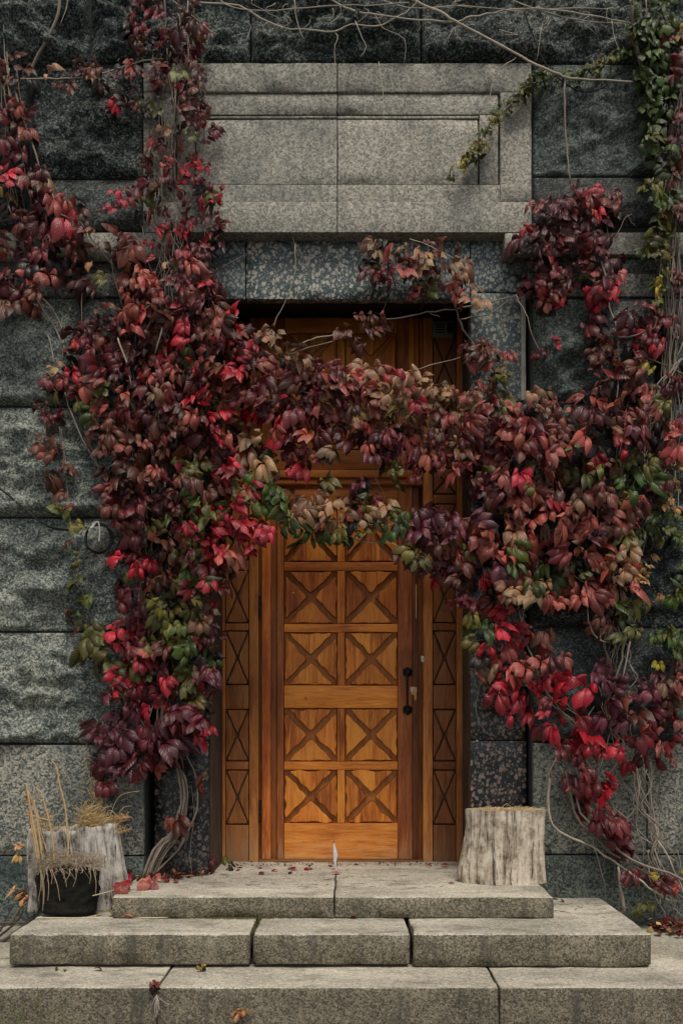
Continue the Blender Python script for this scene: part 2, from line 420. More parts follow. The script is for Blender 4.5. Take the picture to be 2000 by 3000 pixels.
def stone(px0, py0, px1, py1, mat, color, bulge=.03, rough=.02, ledge=.03, seed=0, D=DW, cell=.014, lightTop=True):
    """rock-faced block: height field over the rectangle, closed by side faces"""
    x0, x1 = X(px0, D), X(px1, D); z0, z1 = Z(py1, D), Z(py0, D)
    nx = max(4, int((x1 - x0) / cell)); nz = max(4, int((z1 - z0) / cell))
    so = Vector((seed * 5.7, seed * 2.3, seed * 9.1)); vs = []
    for j in range(nz + 1):
        for i in range(nx + 1):
            x = x0 + (x1 - x0) * i / nx; z = z0 + (z1 - z0) * j / nz
            e = min(x - x0, x1 - x, ); et = z1 - z; eb = z - z0
            m = min(1, e / .05) ** .6 * min(1, et / .13) ** .8 * min(1, eb / .035) ** .6
            p = Vector((x * .9, 0, z * 1.5)) + so
            b = noise.fractal(p * 2.2, 1.0, 2.0, 5)
            a = noise.fractal(Vector((x, 0, z * 1.3)) * 13 + so, .8, 2.1, 4)
            c = noise.fractal(p * 3.6 + Vector((3, 1, 4)), .9, 2.1, 4)
            k = c * 3.2; led = (math.floor(k) + min(1, max(0, (k - math.floor(k)) * 3 - 1))) / 3.2
            h = bulge * m + m * (b * rough * 1.2 + a * rough * .55 + led * ledge)
            h = max(h, .001)
            jit = .0
            vs.append((x, D - h, z))
    W = nx + 1; fs = []
    for j in range(nz):
        for i in range(nx):
            a = j * W + i; fs.append((a, a + 1, a + W + 1, a + W))
    # closed sides
    b0 = len(vs)
    ring = [i for i in range(W)] + [j * W + nx for j in range(1, nz + 1)] + [nz * W + i for i in range(nx - 1, -1, -1)] + [j * W for j in range(nz - 1, 0, -1)]
    for q in ring: vs.append((vs[q][0], D + .03, vs[q][2]))
    n = len(ring)
    for q in range(n): fs.append((ring[(q + 1) % n], ring[q], b0 + q, b0 + (q + 1) % n))
    m = MB(); m.v = vs; m.f = fs; m.mi = [0] * len(fs)
    return m.build('stone', M[mat], wl, True, color)
T = (1, 1, 1)
s = 0
def rows(lst):
    global s
    for a in lst:
        s += 1; stone(*a[:6], seed=s, **(a[6] if len(a) > 6 else {}))
dk = dict(bulge=.05, rough=.05, ledge=.10)
md = dict(bulge=.04, rough=.038, ledge=.055)
sf = dict(bulge=.032, rough=.026, ledge=.028)
rows([
 (-420, -150, 262, 190, 'rockd', (1.0, 1.1, 1.08), dk), (268, -150, 731, 183, 'rockd', (1.1, 1.2, 1.18), dk), (737, -150, 1230, 180, 'rockd', (1.1, 1.15, 1.1), dk),
 (1236, -150, 2010, 182, 'rockd', (1.15, 1.15, 1.1), md), (2016, -150, 2500, 190, 'rockd', (.6, .6, .6), dk),
 (-420, 205, 85, 670, 'rockd', (.5, .55, .55), md), (97, 200, 416, 521, 'rockd', (1.4, 1.42, 1.35), md), (97, 528, 416, 674, 'rock', (.62, .62, .60), sf),
 (1562, 190, 1925, 515, 'rock', (.75, .82, .80), md), (1932, 190, 2500, 515, 'rockd', (.5, .55, .55), md),
 (1562, 521, 2500, 662, 'rock', (.48, .48, .46), sf),
 (-420, 872, 234, 1189, 'rock', (1.15, 1.18, 1.12), sf), (240, 872, 421, 1189, 'rock', (.85, .88, .86), sf),
 (-420, 1195, 421, 1514, 'rock', (1.5, 1.48, 1.38), md), (-420, 1520, 421, 1849, 'rock', (1.6, 1.58, 1.48), md), (-420, 1855, 421, 2178, 'rock', (1.65, 1.62, 1.5), md),
 (1562, 872, 1915, 1178, 'rock', (.85, .88, .84), md), (1921, 872, 2500, 1178, 'rockd', (.5, .5, .5), md),
 (1562, 1184, 2500, 1508, 'rock', (.6, .62, .6), md), (1562, 1514, 2500, 1836, 'rockd', (.8, .85, .85), md), (1562, 1842, 2060, 2172, 'rock', (.55, .58, .58), md), (2066, 1842, 2500, 2172, 'rock', (.6, .6, .6), md),
])
def dress(px0, py0, px1, py1, D, depth, mat, color=T, name='stone', **k):
    kk = dict(cell=.07, r=.004, amp=.002, fr=8, seed=R.random() * 50, chip=.012); kk.update(k)
    return slot(pbox(px0, py0, px1, py1, D, depth, **kk), M[mat]).build(name, M[mat], wl, True, color)
# base courses, fascia strips
dress(-420, 2184, 421, 2506, DW - .02, .05, 'base', (1.25, 1.22, 1.15)); dress(-420, 2511, 421, 2790, DW - .03, .06, 'base', (.5, .62, .62))
dress(1562, 2178, 1893, 2503, DW - .02, .05, 'base', (.75, .78, .74)); dress(1897, 2178, 2500, 2503, DW - .02, .05, 'base', (1.0, .98, .92)); dress(1562, 2508, 2500, 2790, DW - .03, .06, 'base', (.42, .48, .46))
dress(-420, 800, 234, 868, DW - .02, .05, 'base', (.6, .6, .57)); dress(240, 800, 425, 868, DW - .02, .05, 'base', (.5, .5, .48)); dress(1545, 800, 2500, 868, DW - .02, .05, 'base', (.62, .62, .58))
# string course + moulding under it
DS = 4.465
dress(-420, 680, 498, 757, DS, .10, 'slab', (.62, .62, .58)); dress(1478, 680, 2500, 745, DS, .10, 'slab', (.62, .62, .58))
dress(-420, 757.5, 470, 800, DS + .03, .03, 'base', (.35, .36, .35), name='moulding'); dress(1508, 745.5, 2500, 800, DS + .03, .03, 'base', (.45, .46, .43), name='moulding')
# framed slab above the door, two halves
mx = 988; so_, si, sp_ = DS, DS + .010, DS + .018
for (a, b, c0, c1, d0, d1) in ((420, mx - 1.2, 512, mx - 1.2, 570, mx - 1.2), (mx + 1.2, 1556, mx + 1.2, 1465, mx + 1.2, 1404)):
    left = a < 500
    sh = (.80, .80, .77) if left else (.86, .85, .81)
    k = dict(name='slab_stone')
    dress(a, 183, b, 268, so_, .10, 'slab', (.72, .72, .69), **k)
    dress(a, 590.5, b, 679.5, so_, .10, 'slab', sh, **{**k, 'r': .0015, 'chip': 0, 'amp': 0})
    if left: dress(a, 268.5, c0, 590, so_, .10, 'slab', (.6, .6, .58), **k)
    else: dress(c1, 268.5, b, 590, so_, .10, 'slab', sh, **k)
    dress(c0 + (6 if left else 0), 274, c1 - (0 if left else 6), 335, si, .08, 'slab', (.76, .76, .73), **k)
    dress(c0, 540.5, c1, 596, si, .08, 'slab', sh, **{**k, 'r': .0015, 'chip': 0, 'amp': 0})
    if left: dress(c0 + 6, 335.5, d0, 540, si, .08, 'slab', (.6, .6, .58), **k)
    else: dress(d1, 335.5, c1 - 6, 540, si, .08, 'slab', sh, **k)
    dress(d0 + (4 if left else 0), 349, d1 - (0 if left else 4), 540, sp_, .07, 'slab', sh, name='inner_panel')
    # thin bead inside the inner frame
    dress(d0 + (4 if left else 0), 339, d1 - (0 if left else 4), 345.5, sp_ - .004, .06, 'slab', sh, name='bead', r=.0015, cell=.3)
dress(1558, 186, 2, 0, DS, .1, 'slab') if False else None
# portal facing
for (a, b, c) in ((452, 718, (.65, .75, .8)), (721, 1134, (1, 1, 1)), (1137, 1376, (.9, .95, 1))):
    dress(a, 684, b, 876, DP, .05, 'lintel', c, 'lintel_stone')
dress(1379, 684, 1538, 855, DP, .05, 'lintel', (.75, .85, .9), 'facing_slab')
for i, (y0, y1) in enumerate(((858, 1176), (1179, 1500), (1503, 1836), (1839, 2168))):
    c = (.85, .9, .9) if i == 0 else (.8, .85, .85)
    dress(1378, y0, 1540, y1, DP, .10, 'lintel' if i == 0 else 'portal', c if i else (.62, .66, .66), 'facing_slab', seed=i + 3)
    dress(452, y0, 611, y1, DP, .10, 'portal', c, 'facing_slab', seed=i + 13)
dress(1378, 2171, 1542, 2600, DP, .10, 'portal', (1, 1, 1), 'facing_slab'); dress(452, 2171, 611, 2600, DP, .10, 'portal', (.7, .75, .8), 'facing_slab')
dress(452, 680, 611, 857, DP + .002, .1, 'portal', name='facing_slab')
# reveals behind the facing
xi0, xi1 = X(611, DP), X(1379, DP)
wallbox(xi0 - .28, xi0 - .001, DP + .10, DD + .12, 0, 3.47, 'reveal'); wallbox(xi1 + .030, xi1 + .33, DP + .10, DD + .12, 0, 3.47, 'reveal')
slot(rbox(xi0 - .05, xi1 + .05, DP + .122, DD + .05, 3.45, 3.47, cell=.2, r=.003, amp=.002), 0).build('soffit_board', M['headshade'], wl)
slot(rbox(xi0 - .02, xi1 + .02, DP + .052, DP + .12, Z(878, DP) + .004, 3.449, cell=.3, r=.002), 0).build('lintel_back', M['headshade'], wl)
# pale mortar strip beside the right facing
slot(pbox(1526, 862, 1540, 1172, DP - .006, .01, cell=.05, r=.003, amp=.002, fine=.001), 0).build('mortar_strip', M['lime'], wl, True)
# small anchor pins in the facing
for (px, py, D) in ((1397, 2171, DP - .004), (315, 862, DW - .025), (205, 905, DW - .03), (345, 755, DS - .004), (34, 2608, DW - .035)):
    m = MB(); m.tube([P(px, py, D + .01), P(px, py, D - .004)], .006, .005, 8); m.build('anchor_pin', M['white'], wl)

# ------------------------------------------------------------------ door surround
sr = empty('door_surround', (0, DD, ZL), 'brown carved timber surround with narrow crossed pilasters and fixed panels above the door', 'door surround')
def wd(px0, py0, px1, py1, D, depth, mat, parent, name, color=T, **k):
    kk = dict(cell=.05, r=.003, amp=.0012, fr=5, seed=R.random() * 50); kk.update(k)
    return slot(pbox(px0, py0, px1, py1, D, depth, **kk), 0).build(name, M[mat], parent, True, color)
def wob_poly(pts, D, depth, rnd=.005, wob=.003, seed=0, inset=.004):
    """raised field: polygon with wavy edges and a chamfered rim, px coordinates"""
    pts = [Vector((X(a, D), 0, Z(b, D))) for a, b in pts]; n = len(pts)
    cen = sum(pts, Vector()) / n; out = []
    for i in range(n):
        a, b = pts[i], pts[(i + 1) % n]; L = (b - a).length; k = max(2, int(L / .018))
        nrm = Vector((-(b - a).z, 0, (b - a).x)).normalized()
        for j in range(k):
            t = j / k; q = a.lerp(b, t)
            env = min(1, min(t, 1 - t) * 6)
            q = q + nrm * noise.noise(q * 22 + Vector((seed, 0, seed * .7))) * wob * env * 1.6
            if j == 0: q = q + (cen - q).normalized() * rnd * .8
            out.append(q)
    m = MB(); n = len(out); vs = []
    for sc_, d in ((-.001, depth), (0, min(.006, depth * .5)), (inset, 0.0), (inset * 2.5, -.0008)):
        for q in out:
            dd = (cen - q); qq = q + dd.normalized() * min(sc_, dd.length * .5); vs.append((qq.x, D + d, qq.z))
    fs = []
    m.add([], []); mi_ = []
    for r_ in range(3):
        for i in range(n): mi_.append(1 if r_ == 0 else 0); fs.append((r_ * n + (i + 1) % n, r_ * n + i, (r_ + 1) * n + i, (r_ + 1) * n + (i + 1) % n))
    vs.append((cen.x, D - .0012, cen.z)); c = len(vs) - 1
    for i in range(n): fs.append((3 * n + (i + 1) % n, 3 * n + i, c))
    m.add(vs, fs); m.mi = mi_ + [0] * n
    return m
def fixn(me):
    bm = bmesh.new(); bm.from_mesh(me); bmesh.ops.recalc_face_normals(bm, faces=bm.faces); bm.to_mesh(me); bm.free()
def crossed(px0, py0, px1, py1, D, parent, gap, mat, gm, depth=.012, wob=.003, cols=None, bgname='panel', cx=None):
    """panel with four raised triangular fields leaving a cross of channels"""
    bgp = wd(px0, py0, px1, py1, D + depth, .02, gm, parent, bgname)
    cx = cx or (px0 + px1) / 2; cy = (py0 + py1) / 2; w_ = (px1 - px0) / 2; h_ = (py1 - py0) / 2
    L = math.hypot(w_, h_); gx = gap * L / h_; gy = gap * L / w_     # offsets so channel width is constant
    e = gap * .30
    x0, x1, y0, y1 = px0 + e, px1 - e, py0 + e, py1 - e
    tr = [[(x0 + gx, y0), (x1 - gx, y0), (cx, cy - gy)], [(x1, y0 + gy), (x1, y1 - gy), (cx + gx, cy)],
          [(x1 - gx, y1), (x0 + gx, y1), (cx, cy + gy)], [(x0, y1 - gy), (x0, y0 + gy), (cx - gx, cy)]]
    off = Vector(parent.location)
    for i, t in enumerate(tr):
        m = wob_poly(t, D, depth + .001, seed=R.random() * 40, wob=wob)
        c = 1 + R.uniform(-.10, .10); base = cols or (1, 1, 1)
        me = m.mesh('raised_field', [M[mat], M['skirtshade']]); fixn(me)
        o = put('raised_field', me, bgp); o.location = (0, 0, 0); o.matrix_parent_inverse = Matrix.Identity(4)
        o.color = (base[0] * c, base[1] * c * R.uniform(.94, 1.05), base[2] * c, 1)
    return bgp
DF = DD - .02
# jamb timber lining the left side of the recess
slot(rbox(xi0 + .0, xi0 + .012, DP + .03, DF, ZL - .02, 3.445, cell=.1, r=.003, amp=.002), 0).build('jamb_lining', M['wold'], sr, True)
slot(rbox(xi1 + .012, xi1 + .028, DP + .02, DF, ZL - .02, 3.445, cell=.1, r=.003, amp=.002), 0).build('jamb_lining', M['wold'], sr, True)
yb = 2532
for (a, b, c) in ((632, 659.5, (1.15, 1.05, .9)), (729.5, 757, (1.05, 1.05, 1)), (1239, 1267, (1.35, 1.35, 1.3)), (1336.5, 1374, (.95, .9, .85))):
    wd(a, 930, b, yb, DF, .05, 'wframe', sr, 'frame_strip', c)
for (a, b, dc) in ((660, 729, (.95, .95, .95)), (1267.5, 1336, (.72, .66, .66))):
    ys = [2532, 2417, 2259, 2231, 2078, 2007, 1850, 1823, 1670, 1640, 1475, 1448, 1370, 1340, 1190, 1160, 970, 930]
    # alternate plain blocks and crossed panels
    wd(a + 1, 2418, b - 1, yb, DF + .004, .03, 'wcarve', sr, 'plain_block', dc)
    for (y0, y1) in ((2258, 2415), (2080, 2229), (1850, 2005), (1672, 1824), (1477, 1640), (1372, 1446), (1150, 1338), (985, 1146)):
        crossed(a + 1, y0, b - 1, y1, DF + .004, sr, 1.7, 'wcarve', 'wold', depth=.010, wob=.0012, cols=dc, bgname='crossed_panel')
    for (y0, y1) in ((2231, 2256), (2007, 2078), (1826, 1848), (1642, 1670), (1448, 1475), (1340, 1370)):
        wd(a + 1, y0 + 1, b - 1, y1 - 1, DF + .004, .03, 'wcarve', sr, 'plain_block', dc)
# fixed section above the leaf
wd(758, 1376, 1238, 1398, DF - .012, .05, 'whoriz', sr, 'transom', (.8, .7, .6)); wd(758, 1399, 1238, 1419, DF, .05, 'whoriz', sr, 'transom', (.6, .5, .45))
wd(758, 1318, 1238, 1375, DF + .01, .04, 'whoriz', sr, 'transom_board', (.7, .6, .55))
wd(758, 930, 832, 1317, DF + .008, .04, 'wpanel', sr, 'upper_stile', (.8, .75, .7)); wd(1162, 930, 1226, 1317, DF + .008, .04, 'wpanel', sr, 'upper_stile', (.9, .85, .8)); wd(1227, 930, 1238, 1317, DF + .02, .04, 'wgroove', sr, 'upper_stile')
wd(833, 930, 1161, 974, DF + .008, .04, 'whoriz', sr, 'upper_rail'); wd(833, 1137, 1161, 1148, DF + .008, .04, 'whoriz', sr, 'upper_rail')
wd(987, 975, 1010, 1136, DF + .008, .04, 'wpanel', sr, 'upper_mullion'); wd(987, 1149, 1010, 1317, DF + .008, .04, 'wpanel', sr, 'upper_mullion')
for (a, b) in ((834, 986), (1011, 1160)):
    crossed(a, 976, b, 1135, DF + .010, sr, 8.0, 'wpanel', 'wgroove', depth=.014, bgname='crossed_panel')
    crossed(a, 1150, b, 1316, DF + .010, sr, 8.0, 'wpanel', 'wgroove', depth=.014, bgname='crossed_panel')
wd(757, 2521, 1240, 2530, DF - .01, .06, 'whoriz', sr, 'threshold', (.35, .35, .35))
slot(rbox(xi0 + .013, xi1 + .011, DD + .06, DD + .10, 0, 3.448, cell=1, r=.002), 0).build('back_board', M['wgroove'], sr)

# ------------------------------------------------------------------ door leaf
dr = empty('wooden_door', (X(1000, DD), DD, ZL), 'honey brown wooden door with carved crossed panels and black iron pull handle', 'door')
wd(767, 1421, 793, 2518, DD, .05, 'wred', dr, 'stile', (1.5, 1.25, 1.0)); wd(793.6, 1421, 810, 2518, DD + .012, .04, 'wgroove', dr, 'stile', (.55, .5, .5)); wd(810.5, 1421, 831, 2518, DD, .05, 'wred', dr, 'stile', (1.0, .95, .95))
wd(1165, 1421, 1207, 2518, DD, .05, 'wred', dr, 'stile', (.95, .85, .8)); wd(1207.6, 1421, 1226, 2518, DD + .004, .05, 'wred', dr, 'stile', (.38, .32, .32))
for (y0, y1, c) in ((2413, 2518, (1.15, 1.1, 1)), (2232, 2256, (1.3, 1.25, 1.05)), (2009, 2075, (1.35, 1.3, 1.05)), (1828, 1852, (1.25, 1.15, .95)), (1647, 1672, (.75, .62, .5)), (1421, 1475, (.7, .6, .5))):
    wd(832, y0, 1164, y1, DD - .001, .05, 'whoriz', dr, 'rail', c)  # upper rails darker: shade of recess and creeper put into their colour
for (y0, y1) in ((2257, 2412), (2076, 2231), (1853, 2008), (1673, 1827), (1476, 1646)):
    wd(988, y0, 1010, y1, DD, .05, 'wpanel', dr, 'mullion', (1, .95, .85))
    for (a, b) in ((833, 987.5), (1010.5, 1164)):
        crossed(a, y0, b, y1, DD + .002, dr, 7.6, 'wpanel', 'wgroove', depth=.024, wob=.007, cols=(1.15, 1.12, 1.0) if y0 > 1850 else (1.05, 1.0, .9) if y0 > 1700 else (.9, .78, .68))  # fields darker higher up, painting in the shade of recess and creeper
# hinges
for (y0, y1) in ((1745, 1815), (2345, 2413)):
    m = MB(); m.tube([P(761.5, y0, DF - .008), P(761.5, (y0 + y1) / 2 - 1, DF - .008)], .007, n=8); m.tube([P(761.5, (y0 + y1) / 2 + 1, DF - .008), P(761.5, y1, DF - .008)], .007, n=8)
    m.build('hinge', M['iron'], dr)
# handle
hd = MB(); cx = 1193
ring = []
for k in range(90):
    t = k / 89; y = 1962 + (2078 - 1962) * t
    ring.append((y, t))
for ph in (0, math.pi):
    pts = [P(cx, y, DD - .052 + .012 * abs(2 * t - 1) ** 4) + Vector((math.cos(t * 34 + ph) * .0032, math.sin(t * 34 + ph) * .0032, 0)) for y, t in ring]
    hd.tube(pts, .0040, n=6)
h = hd.build('handle', M['iron'], dr, True)
for (py, dy) in ((1970, 1), (2080, -1)):
    m = MB(); c = P(cx, py, DD - .002); r0, r1 = .029, .020
    vs = []
    for (rad, y) in ((r0, 0), (r0, -.007), (r1, -.012), (.010, -.020), (.007, -.05)):
        for k in range(6 if True else 0):
            a = math.pi / 6 + k * math.pi / 3; vs.append((c.x + math.cos(a) * rad, c.y + y, c.z + math.sin(a) * rad * 1.08))
    fs = [(j * 6 + k, j * 6 + (k + 1) % 6, (j + 1) * 6 + (k + 1) % 6, (j + 1) * 6 + k) for j in range(4) for k in range(6)]
    fs.append(tuple(24 + k for k in range(6))); m.add(vs, fs); me = m.mesh('rose_plate', M['iron']); fixn(me)
    o = put('rose_plate', me, h); o.location = (0, 0, 0)
# lock, splintered wood, latch keep, nail
m = wob_poly([(1200, 2015), (1213, 2012), (1211, 2028), (1203, 2031)], DD - .003, .004, wob=.001); me = m.mesh('lock_plate', [M['white']] * 2); fixn(me); put('lock_plate', me, dr)
M['raw'] = plain('raw_splintered_wood', (.62, .34, .14), .8, 0, 40)
m = wob_poly([(1200, 2010), (1222, 2013), (1221, 2035), (1217, 2057), (1213, 2038), (1203, 2032)], DD - .0015, .003, wob=.004, seed=3); me = m.mesh('splintered_patch', [M['raw']] * 2); fixn(me); put('splintered_patch', me, dr)
m = wob_poly([(1232, 1920), (1244, 1922), (1243, 1941), (1233, 1939)], DF - .004, .006, wob=.002); me = m.mesh('latch_keep', [M['white']] * 2); fixn(me); put('latch_keep', me, sr)
wd(1217.5, 1690, 1219.5, 1812, DD - .002, .004, 'raw', dr, 'split_edge', (1.1, 1.3, 1.4), r=.0005, cell=.5)
m = MB(); m.tube([P(894, 2045, DD), P(896, 2047, DD - .012)], .003, n=6); m.build('nail', M['iron'], dr)
m = MB(); m.tube([P(858, 1737, DD), P(861, 1738, DD - .008)], .004, n=6); m.build('nail', M['white'], dr)

# ------------------------------------------------------------------ vent on the surround, cable, hose coil
vn = empty('vent_box', P(1295, 962, DF - .03), 'small grey louvred vent box under the dark door head at right', 'vent')
wd(1266, 940, 1328, 985, DF - .035, .034, 'plastic', vn, 'casing', (1, 1, .9)); wd(1271, 945, 1308, 977, DF - .041, .005, 'plastic', vn, 'face_plate', (1.5, 1.5, 1.35), cell=.3)
for i in range(4): wd(1274, 948 + i * 7.6, 1303, 951.5 + i * 7.6, DF - .044, .004, 'iron', vn, 'louvre', (1, 1, 1), r=.001, cell=.3)
wd(1310, 945, 1325, 974, DF - .040, .004, 'iron', vn, 'side_plate', (1.5, 1.5, 1.5), cell=.3)

co = empty('cable_coil', P(290, 1575, DW - .09), 'coil of black cable tied up on the left wall among the creeper', 'cable')
m = MB()
for k in range(3):
    pts = []
    for i in range(33):
        a = 2 * math.pi * i / 32; pts.append(P(288 + math.cos(a) * (36 + k * 2.2) + k, 1577 + math.sin(a) * (44 - k * 2.4), DW - .12 - k * .007))
    m.tube(pts, .0052, n=6)
m.build('coil', M['rubber'], co, True)
m = MB(); m.tube(spline([P(-40, 1400, DW - .06), P(30, 1455, DW - .06), P(100, 1515, DW - .07), P(150, 1545, DW - .09), P(205, 1553, DW - .11), P(255, 1545, DW - .12)]), .0052, n=6)
m.build('lead', M['rubber'], co, True)
m = MB(); m.tube(spline([P(262, 1556, DW - .14), P(276, 1535, DW - .15), P(288, 1530, DW - .15), P(292, 1560, DW - .15), P(290, 1585, DW - .15)]), .005, .003, n=5, wob=.3); m.tube(spline([P(276, 1535, DW - .15), P(270, 1546, DW - .155), P(264, 1543, DW - .15)]), .007, .003, n=5)
m.build('tie', M['white'], co)
m = MB(); m.tube(spline([P(176, -30, DW - .10), P(170, 40, DW - .10), P(140, 110, DW - .09), P(108, 165, DW - .07), P(88, 215, DW - .05)]), .008, n=6)
tag(m.build('wall_conduit', M['stemd'], color=(2.0, 2.2, 2.1)), 'thin grey conduit running down the wall at top left', 'conduit')
m = MB(); m.tube(spline([P(1850, -30, DW - .10), P(1855, 90, DW - .10), P(1875, 180, DW - .09), P(1895, 260, DW - .09), P(1900, 330, DW - .08)]), .010, n=6)
tag(m.build('wall_conduit', M['stemd'], color=(1.5, 1.6, 1.6)), 'grey conduit running down the wall behind the green vine at top right', 'conduit')
m = MB(); m.tube(spline([P(1530, 20, DW - .09), P(1560, 100, DW - .09), P(1600, 190, DW - .09), P(1665, 250, DW - .09), P(1720, 268, DW - .09), P(1780, 245, DW - .09), P(1790, 180, DW - .09)]), .0035, n=5)
tag(m.build('black_cable', M['rubber']), 'thin black cable looping over the dark stone at upper right', 'cable')

# ------------------------------------------------------------------ creeper leaves
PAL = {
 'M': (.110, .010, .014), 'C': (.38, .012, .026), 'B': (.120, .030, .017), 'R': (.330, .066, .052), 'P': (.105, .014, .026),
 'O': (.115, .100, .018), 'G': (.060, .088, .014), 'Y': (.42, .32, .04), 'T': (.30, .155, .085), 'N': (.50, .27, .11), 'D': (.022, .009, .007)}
def leaf_variant(seed, drop=.4, simple=False):
    r = random.Random(seed); m = MB(); m.lt = []; uv = []
    prof = [0.0, .13, .29, .43, .47, .42, .23, .0]; nseg = 7
    if simple: fan = [(0, 1.0)]
    else:
        fan = [(0, 1.0), (-54, .95), (54, .95), (-108, .70), (108, .70)]
    for (a, ln) in fan:
        a = math.radians(a + r.uniform(-13, 13)); L = ln * r.uniform(.88, 1.1)
        if not simple and r.random() < .06: continue
        rd = Vector((math.sin(a), 0, -math.cos(a))); wdv = Vector((math.cos(a), 0, math.sin(a)))
        lift = (.30 + .30 * (abs(a) / 1.7)) * r.uniform(.5, 1.4); dr_ = (drop + .12) * r.uniform(.6, 1.3) * (1.0 if abs(a) > .3 else .5)
        fold = r.uniform(.25, .8); tw = r.uniform(-.35, .35); wdt = r.uniform(.85, 1.1)
        curl = r.uniform(.0, .25)
        vs = []; uvl = []
        for i in range(nseg + 1):
            t = i / nseg
            c = rd * (L * (.10 + .92 * t - .10 * t * t)) + Vector((0, -1, 0)) * L * (lift * math.sin(math.pi * min(1, t * .85)) - curl * t * t) + Vector((0, 0, -1)) * L * dr_ * t * t
            W = prof[i] * .70 * L * wdt
            for sgn in (-1, 0, 1):
                wv = wdv * math.cos(tw * t) + Vector((0, 1, 0)) * math.sin(tw * t)
                wave = 1 + (r.uniform(-.09, .09) if sgn else 0)
                q = c + wv * (W * sgn * wave) + Vector((0, 1, 0)) * (abs(sgn) * W * fold) + Vector((0, 0, -1)) * (abs(sgn) * W * .15)
                vs.append(q); uvl.append((.5 + .5 * sgn * (prof[i] / .47), t))
        fs = []
        for i in range(nseg):
            for k in range(2):
                b = i * 3 + k; fs.append((b, b + 3, b + 4, b + 1))
        m.add(vs, fs); lt_ = r.uniform(.55, 1.35) * (1.15 if abs(a) > 1.2 else .92); m.lt += [lt_] * len(vs)  # upper leaflets lightened, hanging ones darkened: light from above put into tint
        for f in fs: uv += [uvl[q] for q in f]
    # petiole
    if not simple:
        base = len(m.v); q = [Vector((0, .0, 0)), Vector((.02, .10, .18)), Vector((.0, .30, .30))]
        n0 = len(m.f); m.tube(q, .012, .010, n=3)
        for f in m.f[n0:]: uv += [(.5, .5)] * len(f)
        m.lt += [1.0] * (len(m.v) - len(m.lt))
    return m, uv
def leaf_mesh(name, m, uv, tint=None):
    me = m.mesh(name, M['leaf'], True)
    ul = me.uv_layers.new(name='uv'); ul.data.foreach_set('uv', [c for p in uv for c in p])
    ca = me.color_attributes.new('tint', 'FLOAT_COLOR', 'POINT')
    if tint is None: tint = [c for q in m.lt for c in (q, q, q, 1)]
    ca.data.foreach_set('color', tint); return me
VAR = [leaf_variant(100 + i, .30 + .04 * i) for i in range(14)]
VARM = [leaf_mesh('leaf', *v) for v in VAR]
SIM = [leaf_variant(300 + i, .1, True) for i in range(6)]
SIMM = [leaf_mesh('leaflet', *v) for v in SIM]
ALL = []
def colour(pal, rng):
    if len(pal) > 1 and not set(pal) & set('GYWNV') and rng.random() < .16: pal = 'MBRCOMTD'
    c = PAL[rng.choice(pal)]; k = rng.uniform(.6, 1.5)
    return tuple(min(1, max(0, x * k * rng.uniform(.9, 1.12))) for x in c)
